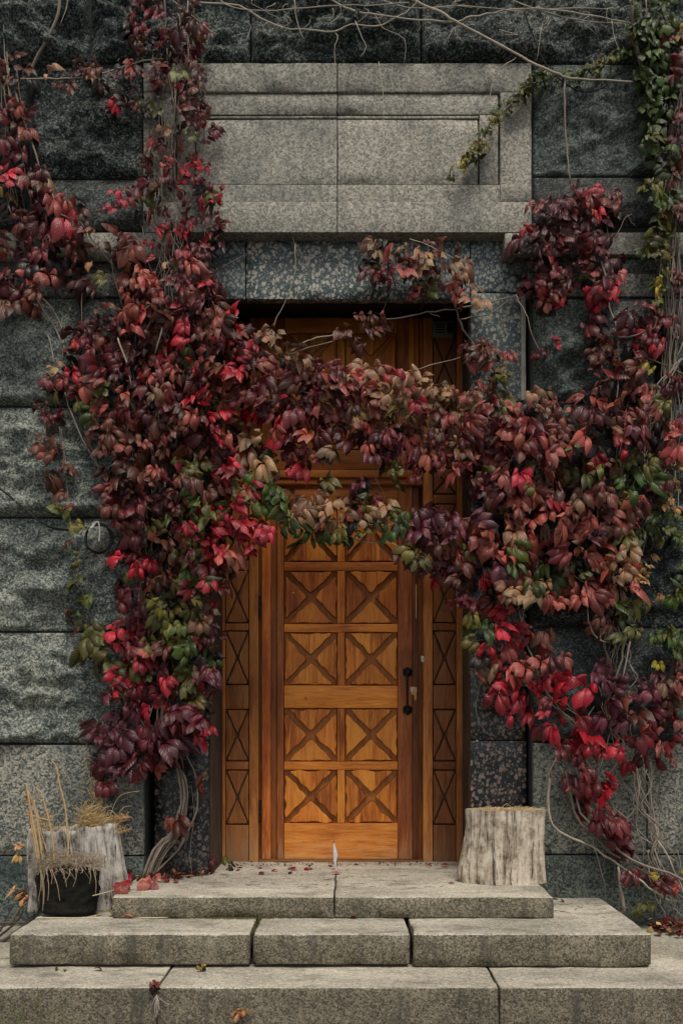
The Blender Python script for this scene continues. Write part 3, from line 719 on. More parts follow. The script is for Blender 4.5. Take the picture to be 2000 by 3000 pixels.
def make_vine(name, label, group, base_px, zones, stems, size=(.048, .086), D0=DW - .03, thick=.14, seed=1, gap=24, berries=(), cat='climbing plant', under=0.6, inner='DDDM', mult=1.0):
    """a climbing plant: leaves scattered over zones (px ellipses on the wall), stems as tubes"""
    rng = random.Random(seed)
    root = empty(name, P(base_px[0], base_px[1], D0), label, cat, group)
    pts = []; grid = {}
    for zn in zones:
        cx, cy, rx, ry, n, pal = zn[:6]; s0 = zn[6] if len(zn) > 6 else 1.0; Dz = zn[7] if len(zn) > 7 else D0
        for k in range(max(1, round(n * mult))):
            for tr in range(14):
                a = rng.uniform(0, 2 * math.pi); q = math.sqrt(rng.random())
                x = cx + rx * q * math.cos(a); y = cy + ry * q * math.sin(a)
                g_ = gap * s0
                if (x - 284) ** 2 + (y - 1578) ** 2 < 62 ** 2: continue
                if all((x - o[0]) ** 2 + (y - o[1]) ** 2 > g_ * g_ for o in grid.get((int(x // 40), int(y // 40)), [])): break
            else: continue
            for dx in (-1, 0, 1):
                for dy in (-1, 0, 1): grid.setdefault((int(x // 40) + dx, int(y // 40) + dy), []).append((x, y))
            d = rng.random() ** .7
            pts.append((x, y, Dz - .02 - thick * d, rng.uniform(*size) * s0, colour(pal, rng), d))
            if rng.random() < under:      # leaf behind, often near-black: shade between leaves put into its colour
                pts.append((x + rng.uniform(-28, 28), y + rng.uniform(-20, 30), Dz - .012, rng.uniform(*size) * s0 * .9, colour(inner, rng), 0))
    pts.sort(key=lambda p: -p[3] * (1 + p[5]))
    rest = MB(); ruv = []; rt = []
    loc = Vector(root.location)
    for i, (x, y, D, s_, c, d) in enumerate(pts):
        vi = rng.randrange(len(VAR)); p = P(x, y, D)
        rot = Euler((math.radians(rng.gauss(-22, 20)), math.radians(rng.gauss(0, 32)), math.radians(rng.gauss(0, 38))))
        if i < 295:
            o = bpy.data.objects.new('leaf', VARM[vi]); C.objects.link(o); o.parent = root
            o.location = p - loc; o.rotation_euler = rot; o.scale = (s_, s_, s_); o.color = (*c, 1)
        else:
            mt = Matrix.Translation(p) @ rot.to_matrix().to_4x4() @ Matrix.Scale(s_, 4)
            m, uv = VAR[vi]; rest.add([mt @ Vector(v) for v in m.v], m.f); ruv += uv; rt += [x for q in m.lt for x in (c[0] * q, c[1] * q, c[2] * q, 1)]
    if rest.v:
        o = put('foliage', leaf_mesh('foliage', rest, ruv, rt), root); tag(o, kind='stuff')
    for stt in stems:
        pl = stt[0]; r0 = stt[1]; r1 = stt[2] if len(stt) > 2 else r0 * .6; Ds = stt[3] if len(stt) > 3 else D0 - .04
        mt = stt[4] if len(stt) > 4 else 'stem'
        q = [P(a, b, Ds + rng.uniform(-.015, .015)) for a, b in pl]
        q = spline(q, 3); q = [q[0]] + [v + Vector([rng.uniform(-1, 1) * .0035 for _ in range(3)]) for v in q[1:-1]] + [q[-1]]
        m = MB(); m.tube(q, r0, r1, n=5, wob=.28); c = rng.uniform(.75, 1.2)
        c *= rng.choice((1, 1, .75, .5)); m.build('stem', M[mt], root, True, (c, c * .96, c * .92))
    for (bx, by) in berries:
        m = MB(); Dn = D0 - .05 - thick * rng.uniform(.4, .9)
        for k in range(rng.randint(14, 22)):
            c = P(bx + rng.gauss(0, 15), by + rng.gauss(0, 11), Dn + rng.uniform(-.02, .02)); r_ = rng.uniform(.0045, .0062)
            vs = [c + Vector(v) * r_ for v in ((1, 0, 0), (-1, 0, 0), (0, 1, 0), (0, -1, 0), (0, 0, 1), (0, 0, -1), (.6, -.6, .55), (-.6, -.6, .55), (.6, -.6, -.55), (-.6, -.6, -.55))]
            m.add(vs, [(0, 6, 4), (6, 3, 7), (6, 7, 4), (7, 1, 4), (0, 8, 6), (8, 3, 6), (3, 9, 7), (9, 1, 7), (8, 9, 3), (8, 5, 9), (0, 5, 8), (1, 5, 9), (0, 4, 2), (1, 2, 4), (0, 2, 5), (1, 5, 2)])
        m.build('berry_cluster', M['berry'], root)
        for k in range(4):
            m = MB(); m.tube(wig(P(bx, by - 30, Dn), P(bx + rng.uniform(-22, 22), by + rng.uniform(-8, 14), Dn), 4, .004, rng), .0016, .0010, n=3)
            m.build('berry_stalk', M['stemred'], root)
    return root
M['stemred'] = plain('red_berry_stalk', (.28, .03, .04), .6)
VG = 'virginia creeper covering the granite wall'
def bundle(p0, p1, n, s0, s1, rng, wob=14, r=.0035, D=None, steps=5):
    out = []
    for k in range(n):
        a = (p0[0] + rng.gauss(0, s0), p0[1] + rng.gauss(0, s0 * .5)); b = (p1[0] + rng.gauss(0, s1), p1[1] + rng.gauss(0, s1 * .6)); pl = [a]
        for i in range(1, steps):
            t = i / steps; pl.append((a[0] + (b[0] - a[0]) * t + rng.gauss(0, wob), a[1] + (b[1] - a[1]) * t + rng.gauss(0, wob * .5)))
        pl.append(b); e = [pl, r * rng.uniform(.6, 1.3), r * .5]
        if D: e.append(D + rng.uniform(-.02, .02))
        out.append(tuple(e))
    return out
rb = random.Random(5)

make_vine('virginia_creeper', 'dense red and olive creeper climbing the wall left of the door from the step', VG, (430, 2540),
 [(420,850,60,60,13,'RM'),(560,800,80,70,22,'RMM'),(600,830,40,60,8,'M'),(380,930,60,50,12,'BRM'),(300,960,60,50,9,'MB'),(480,920,70,60,16,'BM'),(600,930,60,60,14,'BM'),(520,980,30,25,3,'C'),
  (250,1000,40,60,7,'MB'),(330,1040,70,60,13,'M'),(430,1040,70,60,14,'MRC'),(530,1020,70,60,14,'ROM'),(660,950,60,50,12,'CCR'),(700,1010,60,60,14,'CM'),(620,1040,60,60,12,'BR'),
  (320,1150,80,60,15,'MRO'),(270,1190,40,40,5,'G'),(430,1150,80,60,18,'MMR'),(540,1140,80,60,18,'BMC'),(650,1130,70,60,14,'MR'),(320,1260,50,60,9,'B'),(400,1260,80,60,16,'MBR'),(500,1260,80,60,18,'BM'),(620,1240,70,60,16,'MCR'),
  (360,1360,60,60,13,'B'),(450,1350,70,60,16,'BR'),(540,1360,70,60,16,'OOB'),(650,1340,60,60,12,'CM'),(370,1460,50,60,11,'BM'),(450,1460,70,60,14,'BM'),(550,1440,70,60,16,'OGB'),(670,1420,60,50,12,'BCO'),
  (380,1560,50,60,9,'BM'),(470,1550,70,60,14,'OB'),(570,1540,60,60,14,'OC'),(650,1530,50,50,10,'CCO'),(740,1555,45,35,8,'C'),(400,1640,50,60,9,'MC'),(460,1660,60,60,15,'OOB'),(530,1620,60,60,12,'OGM'),(630,1620,50,50,12,'CCR'),(675,1630,25,25,3,'C'),
  (390,1750,45,50,8,'MP'),(470,1740,60,60,12,'O'),(560,1750,50,60,9,'MBO'),(610,1740,40,60,8,'MC'),(380,1850,45,50,8,'MC'),(450,1850,50,60,10,'OB'),(520,1850,50,60,13,'GGO'),(595,1850,40,60,10,'PM'),
  (430,1930,60,50,9,'MOC'),(510,1920,50,50,10,'GOC'),(620,1890,25,40,5,'GP'),(370,2010,45,50,9,'CM'),(450,2020,60,60,12,'MCP',1.15),(560,2010,50,60,9,'OPB',1.15),(610,2000,25,50,4,'P'),(360,2060,40,40,6,'P'),(430,2080,60,60,9,'P',1.2),(550,2080,50,50,8,'PM',1.2),(585,2130,25,35,4,'C'),
  (305,2150,35,50,7,'P'),(390,2150,70,50,11,'P',1.15),(490,2170,55,50,11,'P',1.15),(330,2220,50,40,5,'P'),(400,2230,40,35,4,'M'),(320,2290,15,20,2,'M'),(600,2280,25,25,2,'B'),(500,2410,25,30,2,'B'),(622,2518,10,6,1,'P',.8,4.66),(668,2516,10,6,1,'O',.65,4.70)],
 [([(415 + k * 4, 2578), (450 + k * 6, 2490), (490 + k * 5, 2450), (525 + k * 3, 2380), (528 + k * 3, 2310), (515 + k * 2, 2230), (505 + k * 4, 2150)], .0075 - .0005 * k, .005, DP - .10 + .01 * (k % 3)) for k in range(8)] +
 [([(440, 2575), (520, 2490), (560, 2420), (580, 2350), (575, 2280), (550, 2220), (530, 2150)], .006, .004, DP - .12)] +
 bundle((470, 2150), (470, 1600), 14, 40, 50, rb, 18, .003) + bundle((450, 1650), (440, 1000), 14, 60, 70, rb, 20, .003) + bundle((520, 1100), (520, 650), 12, 70, 50, rb, 14, .003) +
 [([(560, 2300), (570, 2400), (556, 2480), (562, 2568)], .002, .001), ([(345, 990), (370, 1060), (385, 1130)], .0045, .003, DW - .22), ([(475, 960), (455, 1035)], .004, .003, DW - .2), ([(640, 1180), (690, 1165), (730, 1145)], .003, .0015, DW - .1)],
 seed=21, thick=.16, gap=25, berries=[(330, 960), (390, 900), (600, 860), (260, 1080), (420, 1560), (640, 1000), (560, 1130), (660, 1300)])

make_vine('virginia_creeper', 'dark red creeper hanging from the wall top over the left end of the framed slab', VG, (520, 0),
 [(410,25,45,30,6,'MB'),(510,50,70,60,14,'MB'),(430,110,60,45,9,'MB'),(540,110,60,60,10,'M'),(165,240,45,30,5,'MB'),(270,215,70,25,7,'MB'),(350,215,60,30,7,'MR'),(440,230,60,40,9,'MB'),(530,220,60,60,14,'MB'),(250,172,35,15,3,'B'),
  (335,300,25,25,3,'MC'),(430,290,80,40,9,'DMO'),(560,320,50,80,15,'MB'),(500,420,60,60,12,'MR'),(600,370,30,60,7,'M'),(470,480,40,40,6,'M'),(540,480,60,50,10,'MC'),(480,520,50,40,7,'MC'),(400,570,35,40,4,'CM'),(345,590,28,40,4,'C'),
  (560,560,60,50,11,'MC'),(620,565,28,45,5,'C'),(590,640,60,50,15,'CCM'),(480,640,50,40,9,'CM'),(530,700,80,60,19,'CCM'),(625,680,25,50,6,'M'),(450,720,30,40,4,'C')],
 [([(480,-20),(485,60),(470,140),(440,190)],.005,.003),([(60,230),(140,228),(210,228),(290,215),(370,192),(440,175),(500,172)],.004,.003),([(560,-20),(555,60),(550,150),(590,280),(598,420)],.004,.0025),([(570,0),(565,100),(560,200)],.003,.002)] +
 bundle((500,150),(480,600),12,30,35,rb,10,.0028)+bundle((540,60),(570,330),8,25,30,rb,8,.0025)+bundle((470,590),(500,800),8,25,30,rb,8,.0028),
 size=(.040,.070), seed=22, thick=.10, D0=DS - .01, gap=29, mult=.85, under=.35, berries=[(400,330),(500,480),(590,600)])

make_vine('virginia_creeper', 'maroon creeper trailing down the far left edge of the wall', VG, (20, 100),
 [(20,190,25,50,4,'B'),(60,200,20,15,2,'B'),(50,340,45,45,6,'MR'),(30,430,35,40,5,'M'),(90,510,45,45,7,'MB',1.2),(20,540,25,50,5,'MC',1.2),(80,580,60,40,6,'M',1.35),(180,570,35,20,3,'R',1.2),(150,640,50,40,8,'MR',1.3),(205,640,45,40,6,'BM',1.3),
  (40,690,60,60,11,'MB'),(130,720,60,50,10,'MD',1.2),(250,720,40,50,6,'B',1.25),(350,730,45,45,6,'B',1.25),(270,800,45,40,6,'BO',1.1),(40,790,60,50,11,'RM',1.2),(110,795,35,20,3,'R'),(60,870,55,50,9,'MB'),(10,850,30,60,6,'M'),
  (185,1095,35,28,6,'RC'),(160,1130,22,45,6,'OM'),(150,1200,28,40,5,'MB'),(165,1240,18,15,2,'O'),(140,1300,25,25,3,'B'),(185,1365,22,20,3,'B'),(140,1400,20,20,2,'B'),(190,1430,20,20,3,'B'),(175,1500,15,15,2,'BO'),(222,1530,18,20,2,'BO'),(200,1600,12,15,2,'B',.9),(232,1640,10,12,1,'O'),(218,1700,15,12,2,'O'),(258,1745,18,18,2,'O'),(235,1800,14,14,1,'O'),(280,1850,25,30,4,'O'),(250,1880,16,16,2,'O'),(295,1925,28,28,4,'OG')],
 [([(5,-20),(12,120),(25,240),(38,350)],.0045,.003),([(20,150),(30,260),(40,340)],.003,.002),([(38,235),(62,330),(98,430),(120,500),(150,565),(168,600)],.0045,.0035),([(130,560),(180,630),(235,650),(290,730),(330,780),(372,840),(362,910)],.005,.003),
  ([(70,780),(110,880),(160,960),(212,1060),(240,1100),(320,1160)],.0045,.003),([(120,870),(170,930),(185,1010),(180,1060)],.003,.002),([(190,1150),(210,1215),(260,1320),(300,1390)],.0035,.003),([(215,1140),(235,1200),(260,1290),(300,1400),(330,1480)],.0035,.0025),
  ([(240,860),(240,950)],.003,.002),([(325,760),(345,850),(360,900)],.004,.003),([(330,770),(360,860),(372,890)],.003,.002),([(140,980),(160,1070)],.003,.002),([(25,600),(50,680),(60,760),(75,830)],.0035,.0025)] + 
 bundle((15,200),(40,620),6,18,25,rb,10,.0025)+bundle((170,1250),(230,1700),2,5,8,rb,5,.0018)+bundle((230,1700),(290,1900),1,2,3,rb,3,.0018),
 size=(.052,.084), seed=23, thick=.12, gap=30, under=.4, D0=DS - .005, berries=[(150,700),(180,710),(130,690),(60,640),(110,860),(270,840)])

make_vine('virginia_creeper', 'rose and dusty brown swag of creeper strung across the front of the door', VG, (1500, 1250),
 [(800,985,28,30,3,'T'),(830,1040,50,35,6,'TTR'),(740,1060,60,60,10,'MCR'),(780,1100,60,60,10,'MR'),(870,1085,60,50,11,'MBR'),(930,1110,60,50,9,'MB'),(990,1100,50,40,7,'R'),(1060,1110,60,40,9,'TTR'),(1130,1120,60,40,11,'TT'),(1200,1130,70,45,14,'TTR'),(1260,1150,60,45,10,'TT'),(1330,1180,60,45,9,'TR'),(1400,1190,60,45,9,'TOR'),
  (780,1180,70,60,12,'MCR'),(870,1180,70,60,13,'MRC'),(960,1200,70,60,11,'MR'),(1050,1195,70,50,11,'RTB'),(1150,1200,70,50,12,'TBO'),(1250,1230,80,60,14,'RBT'),(1350,1260,80,60,16,'RTM'),(1450,1250,70,50,12,'RC'),
  (735,1290,45,45,5,'TT',1.2),(850,1270,60,50,7,'MR'),(930,1290,60,50,7,'MOR'),(1030,1275,70,45,6,'RM'),(1120,1290,60,45,7,'RP'),(1230,1300,60,50,9,'RM'),(780,1365,45,45,5,'GT',1.1),(870,1370,20,15,2,'C'),(1330,1330,60,50,10,'RM'),
  (770,1450,60,45,10,'OG'),(850,1475,60,40,10,'TTO'),(930,1485,60,40,9,'T'),(1000,1500,60,38,9,'TTR'),(1080,1490,60,35,8,'TO'),(1150,1520,60,40,9,'GOT'),(900,1570,20,25,2,'G'),(870,1530,40,30,4,'OG'),(1010,1550,60,30,5,'GO'),(1220,1530,60,45,10,'PR',1.15),(1290,1545,60,45,10,'P',1.2),(1380,1560,60,50,10,'PR',1.2),
  (1200,1620,40,25,4,'OB'),(1290,1640,55,45,9,'BOP'),(1350,1650,40,50,6,'BP'),(1160,1385,25,35,3,'O'),(960,1400,20,25,2,'O'),(1050,1430,25,20,2,'P'),(1360,1750,20,35,3,'P'),(1240,1370,30,30,3,'M')],
 [([(640,1150),(760,1170),(900,1190),(1050,1200),(1200,1210),(1350,1230),(1500,1230)],.004,.003,DP-.12),([(700,1470),(850,1500),(1000,1530),(1150,1540),(1300,1530),(1450,1500)],.004,.003,DP-.12),([(990,1540),(1040,1580),(1090,1590),(1130,1585),(1180,1610),(1230,1640)],.003,.002,DP-.14),([(1190,1545),(1250,1560),(1300,1555)],.004,.003,DP-.2),
  ([(850,1030),(890,1005),(925,990),(980,980)],.0035,.003,DP-.16),([(845,1040),(900,1020),(975,1000)],.0045,.003,DP-.16),([(865,715),(862,800),(840,870),(810,930),(803,958)],.0028,.002,DP-.05),([(640,790),(760,720),(830,680)],.0015,.001,DP-.04),([(835,670),(860,700),(866,740)],.0025,.002,DP-.03),([(1180,1092),(1260,1070),(1348,1046)],.0018,.0018,DP-.08)] +
 bundle((720,1020),(1000,1120),4,20,20,rb,12,.0022,DP-.1)+bundle((1100,1300),(1110,1480),3,10,14,rb,8,.0018,DP-.1)+bundle((900,1150),(1300,1280),5,20,30,rb,16,.002,DP-.1)+bundle((940,1120),(930,1400),3,30,30,rb,10,.0018,DP-.1),
 seed=24, thick=.17, D0=DP - .06, gap=23, mult=1.3, under=.3, inner='MBDD', size=(.048, .082), berries=[(780,1150),(910,1170),(905,1225),(1180,1350),(1250,1660),(1060,1270),(880,1340),(840,1300)])

make_vine('virginia_creeper', 'small brown cluster of creeper leaves on the dark door head', VG, (1120, 920),
 [(1100,915,18,12,2,'B'),(1050,945,30,20,3,'B'),(1015,975,25,18,3,'B'),(1100,950,28,20,3,'B'),(1048,995,25,14,2,'B')],
 [([(1145,860),(1130,890),(1118,915)],.002,.0015),([(1120,938),(1180,930),(1250,915),(1330,905),(1400,895),(1460,880),(1510,865)],.0038,.003),([(1260,918),(1290,930)],.0018,.001),([(1140,820),(1145,860)],.002,.0015)],
 size=(.052,.070), seed=25, thick=.06, D0=DP - .05, gap=18, under=.1)
make_vine('virginia_creeper', 'bushy brown and pink creeper cluster hanging in front of the blue speckled lintel', VG, (1230, 700),
 [(1125,720,40,25,5,'RRT'),(1110,790,35,38,6,'MR'),(1190,760,55,45,12,'BRT'),(1260,745,45,40,9,'RBT'),(1240,805,45,35,7,'BO'),(1350,765,35,35,5,'BT'),(1310,840,45,28,5,'TR'),(1395,860,28,25,4,'T'),(1220,855,30,15,3,'MD')],
 [([(1320,860),(1340,920),(1348,950),(1380,1000),(1440,1080),(1490,1150),(1510,1180)],.0055,.0045,DP-.09),([(1200,700),(1260,720),(1330,760),(1390,830),(1420,860)],.003,.002)],
 size=(.052,.076), seed=26, thick=.14, D0=DP - .04, gap=24, under=.3, berries=[(1225,830),(1150,830)])
make_vine('virginia_creeper', 'sparse pinkish creeper leaves over the speckled slab right of the door head', VG, (1450, 1180),
 [(1380,1035,35,35,5,'RBT'),(1430,1000,14,16,2,'B'),(1465,1050,30,30,4,'RT'),(1485,1105,22,22,3,'BO'),(1430,1135,38,18,4,'RT'),(1580,1165,38,30,5,'RTT'),(1460,1160,30,20,3,'O')],
 [([(1510,865),(1480,930),(1450,1000)],.0016,.0014,DP-.03),([(1510,862),(1525,890),(1545,930),(1560,980),(1590,1045)],.003,.0015,DW-.06),([(1400,890),(1450,905),(1480,880),(1505,862)],.002,.001,DP-.05),([(1640,860),(1630,950),(1632,990)],.0016,.0012,DW-.05),([(1615,890),(1620,980)],.0012,.001,DW-.05),([(1350,935),(1400,925),(1440,915),(1500,870)],.003,.002,DP-.05)],
 size=(.050,.072), seed=27, thick=.08, D0=DP - .03, gap=20, under=.1)
make_vine('virginia_creeper', 'deep crimson creeper cluster hanging over the string course right of the slab', VG, (1660, 240),
 [(1545,680,30,40,6,'MC'),(1620,620,55,50,10,'MR'),(1680,600,60,50,11,'MR'),(1765,580,32,50,7,'CRM'),(1640,700,70,60,16,'M'),(1740,680,45,60,10,'M'),(1620,780,55,60,11,'M'),(1700,770,60,50,10,'MR'),(1770,770,45,60,9,'MR'),(1590,860,35,35,5,'CR'),(1650,830,50,45,8,'MC'),(1750,840,50,45,11,'CM'),(1570,825,25,25,3,'M'),(1590,600,25,20,2,'R'),
  (1750,950,32,45,5,'M',1.1),(1760,1015,38,32,5,'B'),(1860,930,45,45,7,'M'),(1885,1000,50,40,8,'CM'),(1960,955,30,35,5,'M'),(1790,1070,35,40,4,'MB'),(1850,1085,35,40,4,'BR',1.1),(1755,1110,30,28,3,'B'),(1895,1065,20,25,3,'Y',.7),(1625,1000,20,12,2,'C',.6),(1580,1030,15,15,2,'M',.6)],
 [([(1655,235),(1652,330),(1660,430),(1665,500),(1672,545)],.0050,.004,DW-.13),([(1578,690),(1580,770),(1595,830),(1610,880)],.003,.002),([(1740,700),(1770,800),(1785,900),(1805,960),(1812,1030),(1812,1120),(1800,1200)],.0055,.004),([(1808,985),(1840,990),(1880,975),(1915,960),(1922,940),(1910,920),(1920,900)],.0048,.003,DW-.14),
  ([(1770,640),(1790,710),(1830,640),(1850,625)],.002,.0015,DS-.05),([(1835,628),(1850,650),(1862,662)],.0016,.001,DS-.06),([(1780,1140),(1765,1180)],.002,.001),([(1860,1040),(1950,1070),(2010,1100)],.0035,.003)],
 size=(.052,.082), seed=28, thick=.13, D0=DS + .0, gap=27, berries=[(1620,650),(1680,640),(1660,730),(1760,850),(1590,640),(1830,1000)])
make_vine('virginia_creeper', 'broad mass of rose brown creeper on the wall right of the door', VG, (1700, 1600),
 [(1480,1230,70,50,12,'RM'),(1540,1280,80,60,16,'RM'),(1450,1330,70,60,14,'RM'),(1430,1420,50,60,11,'RBM'),(1520,1380,80,60,14,'BRO'),(1600,1230,60,50,9,'B'),(1620,1300,70,60,14,'MB'),(1680,1250,50,50,8,'R'),(1740,1200,60,50,8,'RM'),(1700,1330,80,60,14,'OB'),(1820,1220,60,50,10,'MR'),(1900,1200,60,50,9,'RO'),(1970,1250,50,60,8,'RM'),
  (1600,1400,80,60,14,'RB'),(1720,1400,80,60,14,'RB'),(1820,1400,60,60,10,'OG'),(1820,1305,22,22,2,'C'),(1500,1480,80,60,14,'RRT',1.1),(1600,1480,80,60,13,'RRB',1.1),(1700,1490,80,60,14,'RRB',1.1),(1820,1480,70,60,9,'BR'),(1480,1580,80,60,13,'RRP',1.15),(1600,1580,80,60,13,'RR',1.15),(1700,1580,80,60,12,'RB',1.1),(1820,1560,60,60,9,'BOR'),
  (1580,1650,100,45,9,'MBG'),(1700,1660,90,50,9,'BOR'),(1425,1700,22,22,3,'C'),(1740,1650,18,22,2,'C'),(1820,1680,60,50,9,'RT'),(1560,1720,50,35,5,'TO'),(1620,1730,50,35,5,'R'),(1720,1740,70,35,8,'OBR'),(1830,1760,45,45,7,'GO'),(1510,1730,35,25,4,'T'),(1770,1830,50,32,5,'B'),(1840,1840,28,22,3,'O'),
  (1870,1320,50,50,7,'OM'),(1920,1400,40,60,6,'GM'),(1500,1640,50,40,6,'PB')],
 [([(1560,1260),(1650,1250),(1750,1240),(1850,1240),(1950,1220)],.003,.002)]+
 bundle((1500,1500),(1480,1850),10,60,40,rb,14,.003)+bundle((1900,1150),(1800,1600),10,60,60,rb,18,.003)+bundle((1700,1650),(1760,1850),8,60,60,rb,14,.003)+bundle((1960,1000),(1960,1400),8,25,25,rb,10,.0035)+bundle((1900,1450),(1880,1600),6,30,30,rb,10,.0028)+
 [([(1718,1765),(1722,1820),(1740,1860),(1765,1880),(1800,1882)],.004,.003,DW-.15)],
 seed=29, thick=.19, gap=28, under=.6, size=(.050, .092), berries=[(1430,1250),(1550,1200),(1660,1350),(1880,1480),(1700,1180),(1760,1560),(1850,1720)])
make_vine('virginia_creeper', 'bright red creeper trailing over bare stems at the lower right of the door', VG, (1960, 2640),
 [(1460,1770,45,40,7,'CR'),(1400,1835,38,50,7,'OG',.9),(1440,1860,40,30,4,'RC'),(1440,1910,45,40,7,'RC'),(1510,1880,55,45,8,'CR'),(1600,1870,35,25,3,'R'),(1490,1950,55,45,8,'RC'),(1620,1945,48,38,6,'RRC'),(1415,1950,35,45,6,'BM'),(1465,2000,35,35,5,'C',1.2),(1550,2020,45,40,7,'C'),(1510,2070,45,30,6,'C'),(1590,2090,45,45,7,'CM'),(1690,2030,55,40,6,'CR',1.4),(1680,2120,50,50,6,'C',1.4),(1670,2190,35,35,4,'M'),(1740,2195,35,25,4,'C'),
  (1780,1980,50,35,6,'P'),(1830,2040,45,35,6,'BP'),(1800,2080,45,35,5,'P'),(1900,2010,45,45,7,'P'),(1900,2080,40,35,4,'BP'),(1850,2180,45,50,7,'CM'),(1930,2110,35,30,4,'CR'),(1930,2180,45,45,6,'MR'),(1960,2010,35,45,6,'RT'),(1975,2120,30,45,5,'RM'),
  (1795,2300,30,30,3,'CM',1.2),(1690,2280,35,35,4,'M',1.1),(1745,2350,35,30,4,'M'),(1770,2390,25,25,3,'M'),(1800,2420,40,30,5,'M'),(1830,2470,30,30,4,'M'),(1865,2555,35,18,3,'M'),(1920,2590,25,18,2,'M'),(1990,2590,15,15,1,'R'),(1930,2560,20,12,1,'Y',.4),(1990,2540,20,12,1,'Y',.4),(1890,2650,25,20,3,'O',.6)],
 [([(1655,2260),(1670,2330),(1690,2400),(1740,2450),(1790,2500),(1860,2540),(1930,2580),(2010,2640)],.008,.006,DW-.12),([(1685,2280),(1700,2380),(1760,2440),(1850,2520),(1960,2560),(2030,2600)],.007,.005,DW-.14),
  ([(1610,2280),(1605,2350),(1620,2420),(1680,2460),(1730,2480),(1790,2520),(1850,2560),(1900,2600),(1960,2640)],.005,.005,DW-.12),([(1640,2200),(1610,2260),(1600,2350),(1610,2400)],.003,.002),([(1810,2540),(1815,2600),(1830,2670)],.0065,.008,DW-.16),
  ([(1530,1860),(1560,1930),(1590,2010),(1640,2080),(1690,2140)],.005,.003,DW-.14),([(1520,1930),(1560,2000),(1580,2080)],.004,.003),([(1408,2000),(1395,2060),(1400,2110),(1420,2145),(1445,2155)],.0025,.0015,DP-.06),([(1830,1860),(1820,1930),(1800,1990),(1780,2050)],.006,.005,DW-.13),([(1845,1880),(1830,1960),(1815,2010)],.005,.004,DW-.13)]+
 bundle((1800,2000),(1760,2250),12,35,50,rb,16,.0035)+bundle((1700,2250),(1850,2540),10,40,50,rb,14,.004)+bundle((1870,2230),(1960,2560),12,45,40,rb,18,.0035)+bundle((1820,1800),(1800,2020),12,40,30,rb,12,.003)+bundle((1540,1980),(1680,2120),7,25,30,rb,10,.0028)+bundle((1920,2500),(1990,2700),8,40,40,rb,10,.004),
 size=(.056,.084), seed=30, thick=.14, gap=30, under=.12, berries=[(1880,2180)])
ends = [(1830,152),(1795,168),(1740,190),(1700,212),(1650,218),(1600,215),(1560,228),(1535,262),(1500,300),(1452,340),(1420,385),(1402,430),(1372,462),(1345,488)]
make_vine('green_creeper_shoot', 'slender green creeper shoot turning yellow, reaching diagonally across the slab corner', None, (1860, 140),
 [(x, y, 17, 13, 4, 'GGO' if i < 8 else ('OG' if i < 11 else 'YO' if i < 13 else 'YN'), .75) for i, (x, y) in enumerate(ends)] + [((ends[i][0]+ends[i+1][0])/2, (ends[i][1]+ends[i+1][1])/2, 15, 11, 3, 'GO' if i < 9 else 'YO', .7) for i in range(13)],
 [(ends[:8], .003, .0025), (ends[7:], .0025, .0015)], size=(.042,.056), seed=31, thick=.04, D0=DS - .005, gap=12, under=.2, inner='GGO')
make_vine('green_creeper', 'dark green creeper column running down the right edge of the wall', None, (1900, 0),
 [(1900,20,50,40,9,'G'),(1870,90,45,40,7,'G'),(1935,100,35,40,6,'G'),(1905,180,50,50,10,'G'),(1935,250,40,45,8,'G'),(1890,230,25,30,4,'G'),(1925,330,35,45,7,'G'),(1915,410,30,50,6,'GO'),(1945,470,30,40,5,'G'),(1910,560,30,45,6,'GO'),(1950,590,25,40,4,'G'),(1935,660,28,40,5,'GO'),(1900,720,20,28,4,'GO',.8),(1945,770,22,35,4,'GO',.85),(1930,830,18,30,4,'GY',.75),(1925,885,18,25,4,'YO',.6),(1940,640,18,20,2,'Y',.7),
  (1930,1480,30,50,6,'G',.8),(1960,1560,30,50,6,'GO',.8),(1900,1550,25,30,4,'G',.8),(1975,1700,25,60,6,'GO',.8),(1940,1840,35,40,6,'GO',.8),(1985,1880,20,50,4,'G',.8)],
 [([(1890,-20),(1900,120),(1915,250),(1925,400),(1930,600),(1935,750),(1928,900)],.004,.0025)]+bundle((1950,300),(1975,1000),8,15,18,rb,9,.003),
 size=(.050,.070), seed=32, thick=.08, gap=19, D0=DW - .05, under=.4, inner='GGD')
make_vine('withered_creeper', 'dry reddish creeper with tan curled leaves at the far right edge', None, (1985, 200),
 [(1975,110,25,20,4,'MN'),(1985,190,20,30,3,'M'),(1985,340,20,60,5,'M'),(1975,470,25,60,4,'MB'),(1985,650,20,60,4,'MB'),(1990,800,15,60,3,'M'),(1965,1420,25,25,4,'N',.55),(1960,1480,25,20,4,'N',.6),(1890,1640,25,25,4,'N',.55),(1870,1700,25,20,4,'N',.55),(1945,1745,25,15,3,'N',.6),(1850,1640,15,15,2,'N',.5),(1870,1265,8,8,1,'N',.7),(1990,1370,15,20,2,'N',.6),(1925,1950,10,10,1,'Y',.7),(1950,1100,15,30,2,'M'),(1985,1100,15,30,2,'M'),(1985,1950,15,30,3,'B'),(1970,2030,20,20,2,'B')],
 bundle((1990,150),(1980,700),9,12,14,rb,12,.0022)+bundle((1970,700),(1975,1300),7,15,15,rb,10,.0035)+[([(1600,1190),(1900,1060),(2000,1010)],.0001,.0001)][:0]+bundle((2000,1050),(1870,1250),6,12,25,rb,10,.003)+bundle((1960,1250),(1930,1500),6,15,20,rb,10,.003),
 size=(.050,.066), seed=33, thick=.09, gap=17, D0=DW - .05, under=.3)

